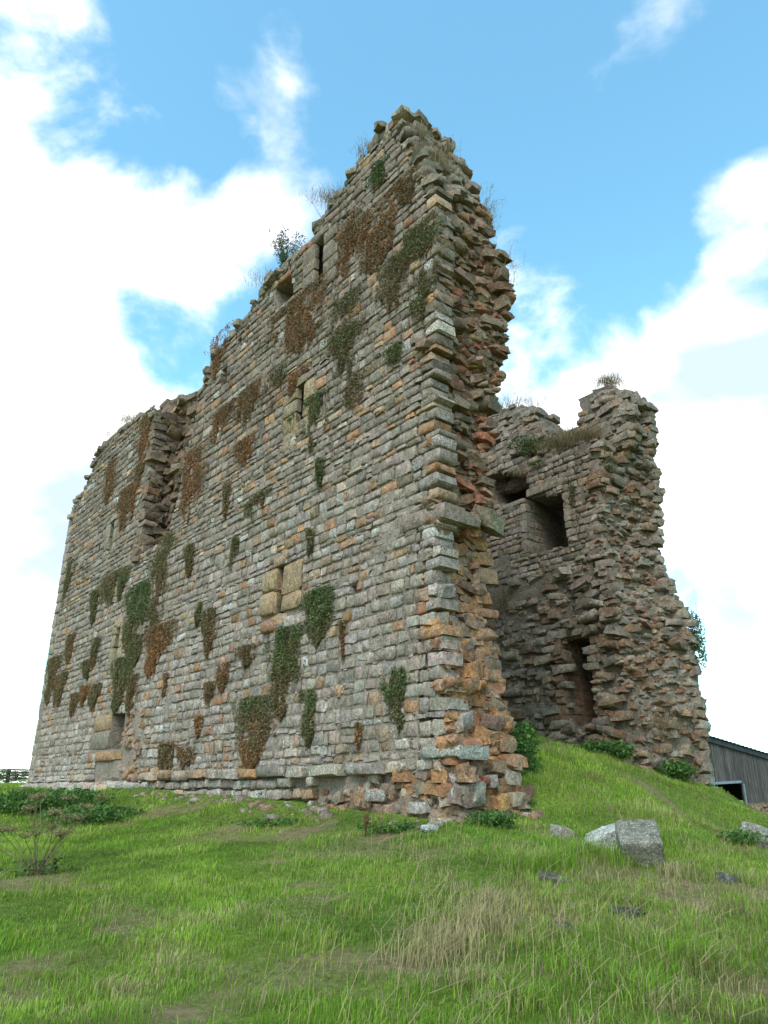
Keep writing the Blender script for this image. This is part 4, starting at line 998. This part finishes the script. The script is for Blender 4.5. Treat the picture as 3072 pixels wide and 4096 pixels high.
# ------------------------------------------------------------------ plants on the ground
def on_ground(x, y, dz=0.): return np.array([x, y, float(gz(x, y)[0])+dz])
def hogweed():
    b = on_ground(-4.62, 10.9); acc = Acc(); r = r5; c = np.array([.10, .075, .04])
    acc2 = Acc()
    for k in range(20):
        top = b+np.array([r.normal(-.05, .42), r.normal(0, .25), r.uniform(.42, 1.0)]); s0 = b+r.normal(0, .04, 3)*[1, 1, 0]; mid = s0*.5+top*.5+np.array([r.normal(0, .03), 0, .05])
        acc.add(*rods([s0, mid], [mid, top], .0075, .005, c*2.0))
        for q in range(14):
            az = q/14*6.283; e = top+np.array([math.cos(az)*.09, math.sin(az)*.09, .055])*r.uniform(.6, 1.1); acc.add(*rods([top], [e], .0028, .002, c))
            Q = e+r.normal(0, .02, (9, 3)); acc.add(*leaves(Q, r.uniform(.010, .018, 9), np.tile(np.array([[.30, .23, .10]]), (9, 1))*r.uniform(.6, 1.2), r))
    n = 150; P = b+r.normal(0, 1, (n, 3))*[.16, .14, .05]+[0, 0, .10]
    acc.add(*leaves(P, r.uniform(.02, .05, n), plant_col(np.full(n, .95), r, n)*1.3, r))
    thing_mesh('hogweed_plant', acc, M_LEAF, b, 'hogweed with browning seed umbels on the left of the slope', 'plant')
hogweed()
for (x, y, n, rad, size, label) in [
        (-8.9, 21.2, 4200, (1.7, 1.5, .30), .055, 'dark green nettle bank in front of the wall, below the doorway on the left'),
        (-6.9, 18.8, 1900, (1.2, 1.1, .20), .050, 'lower nettle clump right of and before the nettle bank'),
        (1.75, 12.75, 700, (.42, .2, .14), .034, 'dark nettles at the foot of the broken corner'),
        (.2, 12.95, 600, (.7, .2, .10), .028, 'low weeds along the wall foot left of the broken corner'),
        (-2.1, 15.2, 500, (.8, .25, .09), .030, 'low green weeds at the middle of the wall foot'),
        (2.75, 15.6, 1500, (.40, .55, .55), .045, 'dark nettles inside the tower behind the broken wall end'),
        (5.7, 20.2, 1700, (.9, .45, .30), .055, 'nettles along the foot of the far wall'),
        (7.6, 20.4, 900, (.6, .4, .28), .050, 'weeds at the foot of the far wall end, right of the nettles'),
        (5.7, 12.9, 450, (.40, .30, .12), .034, 'green weeds left of the right-hand boulder')]:
    bush('nettle_patch', on_ground(x, y), n, rad, size, 1.0, label, r5, 'nettles', 'nettles and weeds around the ruin')
def dock(x, y, label):
    b = on_ground(x, y); acc = Acc(); r = r5
    for k in range(7):
        top = b+np.array([r.normal(0, .07), r.normal(0, .05), r.uniform(.35, .6)]); acc.add(*rods([b], [top], .005, .003, RUSTL))
        n = 45; v = r.uniform(.35, 1, (n, 1)); acc.add(*leaves(b*(1-v)+top*v+r.normal(0, .018, (n, 3)), r.uniform(.008, .016, n), plant_col(np.full(n, .12), r, n)*1.2, r))
    thing_mesh('dock_plant', acc, M_LEAF, b, label, 'plant')
dock(-.30, 12.9, 'rust-red dock stalks before the wall foot near the corner')

# ------------------------------------------------------------------ fallen stones
def boulder(name, ctr, size, rot, c, label, r, lich=.5, round_=.12, jit=.05, seg=3):
    """Broken block: subdivided lump with chipped edges."""
    import bmesh
    bm = bmesh.new(); bmesh.ops.create_cube(bm, size=2); bmesh.ops.subdivide_edges(bm, edges=bm.edges[:], cuts=7, use_grid_fill=True)
    P = np.array([v.co[:] for v in bm.verts]); F = np.array([[v.index for v in f.verts] for f in bm.faces]); bm.free()
    m = np.sort(np.abs(P), axis=1); ed = np.clip((m[:, 1]-.8)/.2, 0, 1)                                  # rounded, chipped arrises
    P = P*(1-.05*ed[:, None]*(1+.9*fbm(P[:, 0]*2+r.uniform(0, 9), P[:, 1]*2, P[:, 2]*2, 2))[:, None])
    ln = np.linalg.norm(P, axis=1)[:, None]; P = P/ln**round_
    P += jit*np.stack([fbm(P[:, 0]*1.3+q*5, P[:, 1]*1.3+r.uniform(0, 3), P[:, 2]*1.3, 3) for q in range(3)], 1)
    P *= np.asarray(size)
    from mathutils import Euler
    R = np.array(Euler(rot).to_matrix()); P = P@R.T
    me = mk_mesh(name, P, F, np.tile(np.r_[c, lich], (len(P), 1)), True, M_BLOCK)
    if hasattr(me, 'set_sharp_from_angle'): me.set_sharp_from_angle(angle=math.radians(50))
    return tag(link(name, me, None, ctr), label, 'stone')
r6 = np.random.default_rng(61)
boulder('fallen_block', on_ground(3.54, 11.2, .18), (.285, .30, .245), (math.radians(29), math.radians(-3), math.radians(-13)), (.17, .15, .115), 'squared fallen stone block tilted towards the viewer, pale lichen on top', r6, .75, .03, .03)
boulder('fallen_stone', on_ground(3.28, 12.0, .07), (.33, .20, .17), (math.radians(20), math.radians(-22), math.radians(-30)), (.31, .29, .25), 'white lichened stone leaning behind the squared block', r6, 1.4, .16, .12)
boulder('fallen_stone', on_ground(2.75, 12.35, .06), (.17, .17, .11), (.2, .3, .4), (.24, .21, .17), 'small mossy stone in the grass left of the squared block', r6, .7, .25, .14)
boulder('fallen_stone', on_ground(6.2, 13.2, .08), (.30, .26, .20), (.2, .45, .3), (.24, .21, .175), 'grey boulder half buried at the right edge', r6, .8, .22, .15)
boulder('fallen_stone', on_ground(.72, 12.62, .04), (.13, .09, .05), (.1, 0, .5), (.28, .26, .23), 'flat white stone lying at the foot of the broken corner', r6, 1.3, .15, .1)
boulder('fallen_stone', on_ground(2.12, 10.2, -.03), (.22, .16, .11), (.3, .2, .3), (.11, .09, .075), 'dark stone sunk in the grass below the long green tuft', r6, .2, .2, .12)
boulder('fallen_stone', on_ground(4.35, 10.4, -.01), (.15, .11, .09), (.1, .3, .6), (.085, .078, .07), 'small dark stone in the turf on the right', r6, .5, .2, .12)
boulder('fallen_stone', on_ground(2.55, 8.75, .02), (.17, .12, .05), (.1, .1, .2), (.06, .045, .038), 'dark flat stone showing through the turf at lower right', r6, .1, .2, .14)
boulder('fallen_stone', on_ground(1.75, 8.3, .01), (.12, .09, .04), (.1, .1, .9), (.075, .055, .045), 'smaller dark flat stone left of the lower right one', r6, .1, .2, .14)

def debris():
    a = Acc(); r = r6
    for q in range(110):
        tt = r.uniform(-1.2, 12) if q < 90 else r.uniform(12, 24); s_ = -.12-abs(r.normal(0, .28)); 
        if tt < -.1: s_ = r.uniform(-.5, 1.8)
        p = W(tt, s_); sz = float(np.clip(r.lognormal(-2.9, .45), .03, .13))
        V, F = lump(on_ground(p[0], p[1], -sz*.2), AX_FRONT, (sz*1.3, sz*1.1, sz*.7), r); a.add(V, F, np.r_[jitter_c([(.28, .25, .21), (.25, .18, .12), (.2, .17, .14)][r.integers(3)], r), .4])
    o = link('stone_debris', a.mesh('stone_debris', M_RUBBLE)); tag(o, 'small broken stones scattered in the grass along the wall foot', 'debris', kind='stuff')
debris()

# ------------------------------------------------------------------ barn on the right
def box(acc, o, ux, uy, uz, c):
    o = np.asarray(o, float); V = [o+a*np.asarray(ux)+b*np.asarray(uy)+d*np.asarray(uz) for d in (0, 1) for b in (0, 1) for a in (0, 1)]
    F = np.array([[0, 2, 3, 1], [4, 5, 7, 6], [0, 1, 5, 4], [2, 6, 7, 3], [0, 4, 6, 2], [1, 3, 7, 5]])
    acc.add(V, F, c)
def wood_mat():
    m, t, p, out = new_mat('tarred_boards')
    at = N(t, 'ShaderNodeAttribute', attribute_name='col'); g = N(t, 'ShaderNodeNewGeometry')
    mp = N(t, 'ShaderNodeMapping'); mp.inputs['Scale'].default_value = (14, 14, .8); L(t, g.outputs['Position'], mp.inputs[0])
    c = mixc(t, 1.0, at.outputs['Color'], mixc(t, ramp(t, noise(t, mp.outputs[0], 1.5, 6, .7), .3, .7), (.45, .45, .45, 1), (1.7, 1.65, 1.6, 1)), 'MULTIPLY')
    L(t, c, p.inputs['Base Color']); p.inputs['Roughness'].default_value = .85; p.inputs['Specular IOR Level'].default_value = .2; return m
M_WOOD = wood_mat()
def flat_mat(name, c, rough=.8, metal=0., sc_=8.):
    m, t, p, out = new_mat(name); g = N(t, 'ShaderNodeNewGeometry')
    cc = mixc(t, ramp(t, noise(t, g.outputs['Position'], sc_, 5, .65), .3, .7), tuple(x*.75 for x in c)+(1,), tuple(x*1.2 for x in c)+(1,))
    L(t, cc, p.inputs['Base Color']); p.inputs['Roughness'].default_value = rough; p.inputs['Metallic'].default_value = metal; return m
M_ROOF = flat_mat('weathered_roof_sheet', (.20, .22, .25)); M_STEEL = flat_mat('galvanised_steel', (.22, .25, .27), .6, .2); M_VOID = flat_mat('painted_barn_shade', (.02, .018, .016))
def part(name, fn, mat, parent, **k):
    a = Acc(); fn(a); return link(name, a.mesh(name, mat, False), parent)
def barn():
    root = bpy.data.objects.new('barn', None); col.objects.link(root)
    A = np.array([15.2, 39.2, 0.]); B = np.array([29.0, 44.5, 0.]); u = (B-A)/np.linalg.norm(B-A); ln = np.linalg.norm(B-A); nrm = np.array([u[1], -u[0], 0.])
    root.location = (*A[:2], -1.9); tag(root, 'dark tarred timber barn beyond the right end of the ruin', 'barn')
    def top(d): return 2.80-.215*d+.0*d
    def X(d, off=0., z=0.): return A+u*d+nrm*off+np.array([0, 0, z])
    o0, o1, oz = 1.62, 3.42, .30                       # opening
    def wallf(a):
        V = [X(0, -.12, -.6), X(o0, -.12, -.6), X(o0, -.12, top(o0)), X(0, -.12, top(0))]; a.add(V, np.array([[0, 1, 2, 3]]), np.array([.03, .028, .026, 0]))
        V = [X(o1, -.12, -.6), X(ln, -.12, -.6), X(ln, -.12, top(ln)), X(o1, -.12, top(o1))]; a.add(V, np.array([[0, 1, 2, 3]]), np.array([.03, .028, .026, 0]))
        V = [X(o0, -.12, oz), X(o1, -.12, oz), X(o1, -.12, top(o1)), X(o0, -.12, top(o0))]; a.add(V, np.array([[0, 1, 2, 3]]), np.array([.03, .028, .026, 0]))
        for d0, d1 in ((0, .1), (ln-.1, ln)): box(a, X(d0, -7, -.6), u*(d1-d0), nrm*6.9, UZ*(top(d0)+.6), np.array([.03, .028, .026, 0]))
        box(a, X(0, -7.1, -.6), u*ln, nrm*.1, UZ*2., np.array([.03, .028, .026, 0]))
    part('frame_wall', wallf, M_WOOD, root)
    r = r6; d = 0.; k = 0
    while d < ln-.05:
        w = r.uniform(.135, .165); z0 = -.62+r.normal(0, .015)
        if o0-.05 < d+w/2 < o1+.02: z0 = oz+.05
        c = np.array([.075, .068, .066])*np.clip(1+r.normal(0, .28), .5, 2); c = c*(1-.0)+np.array([.01, .004, .0])*r.random()
        def bf(a, d=d, w=w, z0=z0, c=c):
            o = X(d, -.10+r.uniform(0, .02), z0); h0, h1 = top(d)-z0-.02, top(d+w)-z0-.02
            V = [o, o+u*(w-.012), o+u*(w-.012)+UZ*h1, o+UZ*h0]; V += [v+nrm*.035 for v in V]
            a.add(V, np.array([[0, 1, 2, 3], [7, 6, 5, 4], [0, 4, 5, 1], [1, 5, 6, 2], [2, 6, 7, 3], [3, 7, 4, 0]])[:, ::-1], np.r_[c, 0])
        part('board', bf, M_WOOD, root); d += w; k += 1
    def fasc(a):
        V = [X(-.2, 0, top(0)-.10), X(ln+.2, 0, top(ln)-.10), X(ln+.2, 0, top(ln)+.14), X(-.2, 0, top(0)+.14)]; V += [v+nrm*.06 for v in V]
        a.add(V, np.array([[0, 1, 2, 3], [7, 6, 5, 4], [0, 4, 5, 1], [1, 5, 6, 2], [2, 6, 7, 3], [3, 7, 4, 0]])[:, ::-1], np.array([.04, .045, .055, 0]))
    part('verge_board', fasc, M_WOOD, root)
    # corrugated roof rising away
    n = 230; dd = np.linspace(-.25, ln+.3, n); zz = np.array([top(q)+.17 for q in dd]); V = []
    for row in range(2):
        for q in range(n):
            off = .15 if row == 0 else -7.2
            p = X(dd[q], off, zz[q]+.03*math.sin(q*1.6)+(.62 if row else 0)); V.append(p)
    V = np.array(V); i = np.arange(n-1); a = Acc(); a.add(V, np.stack([i, i+1, i+1+n, i+n], 1), np.array([.2, .2, .2, 0]))
    me = a.mesh('roof', M_ROOF, True); link('roof', me, root)
    part('opening_shade_sheet', lambda a: box(a, X(o0-1.5, -6.9, -1.9), u*(o1-o0+3), nrm*.05, UZ*3.2, np.array([.02, .02, .02, 0])), M_VOID, root)  # near-black sheet, paints the shade seen through the barn opening
    part('lintel', lambda a: box(a, X(o0-.4, -.04, oz-.06), u*(o1-o0+.3)+UZ*.10, nrm*.12, UZ*.12, np.array([.5, .5, .5, 0])), M_STEEL, root)
    part('post', lambda a: box(a, X(o1+.02, -.04, -1.6), u*.07, nrm*.10, UZ*(1.6+oz), np.array([.5, .5, .5, 0])), M_STEEL, root)
    # rubble footing under the boards
    def footing(a):
        box(a, X(o1+.1, -.5, -2.4), u*(ln-o1-.1), nrm*.62, UZ*1.76, np.array([.2, .17, .13, .3])); box(a, X(0, -.5, -2.4), u*o0, nrm*.62, UZ*1.76, np.array([.2, .17, .13, .3]))
    part('footing', footing, M_CORE, root)
    for q in range(150):
        dq = r.uniform(o1+.1, o1+6); sz = r.uniform(.08, .17)
        V, F = lump(X(dq, .13, r.uniform(-2.0, -.75)), np.array([u, -nrm, UZ]), (sz*1.4, sz*.7, sz*.8), r)
        me = mk_mesh('footing_stone', V, F, np.tile(np.r_[jitter_c((.22, .18, .13), r), .4], (len(V), 1)), True, M_RUBBLE); link('footing_stone', me, root)
barn()

# ------------------------------------------------------------------ fence on the left skyline
def fence():
    root = bpy.data.objects.new('field_fence', None); col.objects.link(root)
    A = np.array([-37., 57.0, 0.]); B = np.array([-22., 59.5, 0.]); u = (B-A)/np.linalg.norm(B-A); ln = np.linalg.norm(B-A)
    root.location = (A[0], A[1], float(gz(A[0], A[1])[0])); tag(root, 'weathered post-and-rail fence tangled with branches on the left skyline', 'fence')
    g = np.array([.10, .085, .065, 0]); r = r6
    def G(d): p = A+u*d; return np.array([p[0], p[1], float(gz(p[0], p[1])[0])])
    for d in np.arange(.3, ln, 1.75):
        o = G(d); part('post', lambda a: box(a, o-u*.10+[0, 0, -.3], u*.22, np.array([0, .2, 0]), UZ*(1.35+r.normal(0, .06)), g*r.uniform(.7, 1.1)), M_WOOD, root)
    for z_ in (.22, .45, .68, .88):
        for d in np.arange(.3, ln-1.75, 1.75):
            a0, b0 = G(d), G(d+1.75)
            part('rail', lambda a: box(a, a0+[0, -.06, z_+r.normal(0, .03)], (b0-a0)*1.02+[0, 0, r.normal(0, .04)], np.array([0, .07, 0]), UZ*.10, g*r.uniform(.7, 1.3)), M_WOOD, root)
    a = Acc()
    n = 2600; dd = r.uniform(0, ln, n); P = A+u*dd[:, None]; P[:, 2] = gz(P[:, 0], P[:, 1])+r.uniform(.05, .85, n); P[:, 1] += r.normal(0, .18, n)
    Q = P+np.stack([r.normal(0, .35, n), r.normal(0, .1, n), r.normal(0, .14, n)], 1); a.add(*rods(P, Q, .02, .012, np.array([.085, .072, .055])))
    o = link('branch_tangle', a.mesh('branch_tangle', M_WOOD, False), root); o['kind'] = 'stuff'
fence()

# ------------------------------------------------------------------ turf
def ts_of(x, y):
    dx, dy = x-C[0], y-C[1]; return dx*D1[0]+dy*D1[1], dx*D2[0]+dy*D2[1]
GB1, GB2, GY, GO, GS = (np.array(c) for c in ((.125, .225, .024), (.200, .310, .030), (.265, .335, .045), (.215, .200, .060), (.42, .325, .16)))
def grass():
    r = np.random.default_rng(77)
    n = 560000
    ly = r.uniform(math.log(4.6), math.log(40), n); y = np.exp(ly)              # density falls as 1/y^2 per area
    x = r.uniform(-1, 1, n)*(.52*y+1.3)
    k = r.random(n) < (.52*y+1.3)/(.52*y+1.3+.9)
    t_, s_ = ts_of(x, y)
    k &= ~((t_ > -.05)&(t_ < 24.7)&(s_ > -.05)&(s_ < 1.55))&~((t_ > 9)&(s_ > 1))&~((s_ > 8.95)&(t_ > 1.6))&~((s_ > 11.2)&(t_ > 1.2))
    bare = bare_at(x, y)
    k &= r.random(n) > np.clip(bare*1.0, 0, .88)
    x, y = x[k], y[k]; n = len(x); z = gz(x, y); t_, s_ = ts_of(x, y)
    f1 = fbm(x*.45, y*.45, 2.0, 3); f2 = fbm(x*1.6+9, y*1.6, 5.0, 2); f3 = fbm(x*.8+3, y*.8+8, 7.0, 3)
    right = np.clip((x-.3)/2.2, 0, 1)*np.clip((11.5-y)/2, 0, 1)
    foot = np.exp(-((t_-2.5)/3.5)**2)*np.exp(-((s_+1.3)/.9)**2)
    strawp = np.clip(.015+.07*np.clip(f3, 0, 1)+.15*right+.30*foot*np.clip(.6+f2, 0, 1.3)+.10*np.clip(f2-.3, 0, 1), 0, .65)
    clump = .8*np.exp(-((x-.75)/.45)**2-((y-7.9)/.6)**2); strawp = np.clip(strawp+.55*clump+.55*bare_at(x, y), 0, .85)
    q = r.random(n)[:, None]; g = np.clip(.5+.7*f1, 0, 1)[:, None]
    c = GB1*(1-g)+GB2*g
    yl = np.clip(.28+.55*f3+.25*f2, 0, .9)[:, None]*(1-.55*right)[:, None]; c = np.where(r.random((n, 1)) < yl, GY*.9+c*.1, c)
    c = np.where(r.random((n, 1)) < (.05+.16*np.clip(-f2, 0, 1)+.22*right*np.clip(.5+f1, 0, 1))[:, None], GO, c)
    f5 = fbm(x*1.15+21, y*1.15+4, 6.0, 3); strawp = np.clip(strawp+.42*np.clip((f5-.38)*3, 0, 1), 0, .8)
    c = np.where(q < strawp[:, None], GS*.85, c)*np.clip(1+r.normal(0, .24, (n, 1)), .35, 1.8)*np.clip(1+.32*f2+.22*f1, .45, 1.5)[:, None]
    f4 = fbm(x*4.5, y*4.5, 3.0, 2)
    h = (.048+.030*np.clip(f2+f1, -1, 1.2)+.042*f4+.055*right+.08*clump)*r.uniform(.55, 1.35, n)*np.clip(.85+y/60, 0, 1.5)
    h = np.clip(h*np.clip(1-.5*bare_at(x, y), .3, 1), .02, .30)
    w = .0062*np.clip(y/7.5, .8, 4.5)*r.uniform(.7, 1.3, n)
    az = r.normal(.3, 1.6, n)
    acc = Acc(); acc.add(*blades(np.stack([x, y, z], 1), h, w, az, np.clip(np.abs(r.normal(.42, .28, n)), 0, .98), c))
    # coarse tussocks with long arching leaves
    spots = []
    for k in range(300):
        yy = math.exp(r.uniform(math.log(5.6), math.log(14))); xx = r.uniform(-.46, .46)*yy
        if xx < .2 and r.random() < .72: continue
        spots.append((xx, yy, r.uniform(.16, .30), int(r.uniform(40, 90)), r.random()*(.95 if xx > .4 else .55)))
    spots += [(1.75, 10.45, .46, 420, .1), (2.1, 10.55, .46, 380, .05), (2.75, 11.25, .48, 420, .1), (3.1, 11.0, .44, 380, .15), (2.4, 10.9, .42, 300, .1), (.9, 8.2, .40, 320, .95), (.6, 7.7, .36, 260, .95), (1.15, 8.9, .36, 240, .9), (.35, 7.4, .34, 200, .9), (3.8, 10.6, .3, 200, .8), (-2.0, 6.6, .2, 120, .8), (1.6, 7.0, .36, 260, .2), (2.1, 6.5, .36, 260, .15), (.9, 6.3, .34, 220, .2), (2.6, 7.4, .36, 240, .3)]
    for k in range(150):
        p = W(r.uniform(-4, 5), r.uniform(2.0, 8.3)); spots.append((p[0], p[1], r.uniform(.16, .34), int(r.uniform(40, 100)), r.random()*.8))
    for (xx, yy, hh, m, q) in spots:
        t1, s1 = ts_of(xx, yy)
        if s1 > -.25 and t1 > -.3 and not (s1 > 1.9 and s1 < 8.7 and t1 < 6): continue
        px, py = xx+r.normal(0, .11+.04*(m > 150), m), yy+r.normal(0, .10+.04*(m > 150), m)
        base = GB2 if q < .35 else GY if q < .6 else GO if q < .75 else GS
        cc = base*np.clip(1+r.normal(0, .25, (m, 1)), .4, 1.8); cc = np.where(r.random((m, 1)) < .18, GS, cc)
        acc.add(*blades(np.stack([px, py, gz(px, py)], 1), hh*.85*r.uniform(.5, 1.1, m), .0075*r.uniform(.7, 1.3, m), r.normal(.2, 1.3, m), np.clip(r.normal(.68, .2, m), 0, 1), cc, .9))
    o = link('grass', acc.mesh('grass', M_GRASS, False)); tag(o, 'rough green and straw-coloured turf over the whole slope', 'grass', kind='stuff')
    # seeding stalks
    n = 330; y = np.exp(r.uniform(math.log(5.4), math.log(12.5), n)); x = r.uniform(-.15, .5, n)*y
    x[:90] = .65+r.normal(0, .4, 90); y[:90] = 8.0+r.normal(0, .5, 90)
    t_, s_ = ts_of(x, y); k = (s_ < -.3)|(t_ < -.4); x, y = x[k], y[k]; n = len(x)
    A = np.stack([x, y, gz(x, y)], 1); h = r.uniform(.18, .42, n); h[:90] *= 1.35
    M_ = A+np.stack([r.normal(.03, .04, n), r.normal(0, .04, n), h*.6], 1); B = M_+np.stack([r.normal(.07, .08, n), r.normal(0, .06, n), h*.36], 1)
    a = Acc(); a.add(*rods(A, M_, .0026, .0022, GS)); a.add(*rods(M_, B, .0022, .0016, GS))
    for q in range(7):
        v = q/7; T_ = B+(B-M_)*(.28*v)+np.array([0, 0, -.05*v*v]); a.add(*leaves(T_+r.normal(0, .004, T_.shape), r.uniform(.009, .017, n), np.tile(np.array([[.33, .26, .15]]), (n, 1))*r.uniform(.6, 1.1, (n, 1)), r, UZ*.1, .22))
    o = link('seeding_grass', a.mesh('seeding_grass', M_DRY, False)); tag(o, 'pale seeding grass stalks on the right of the slope', 'grass', kind='stuff')
grass()
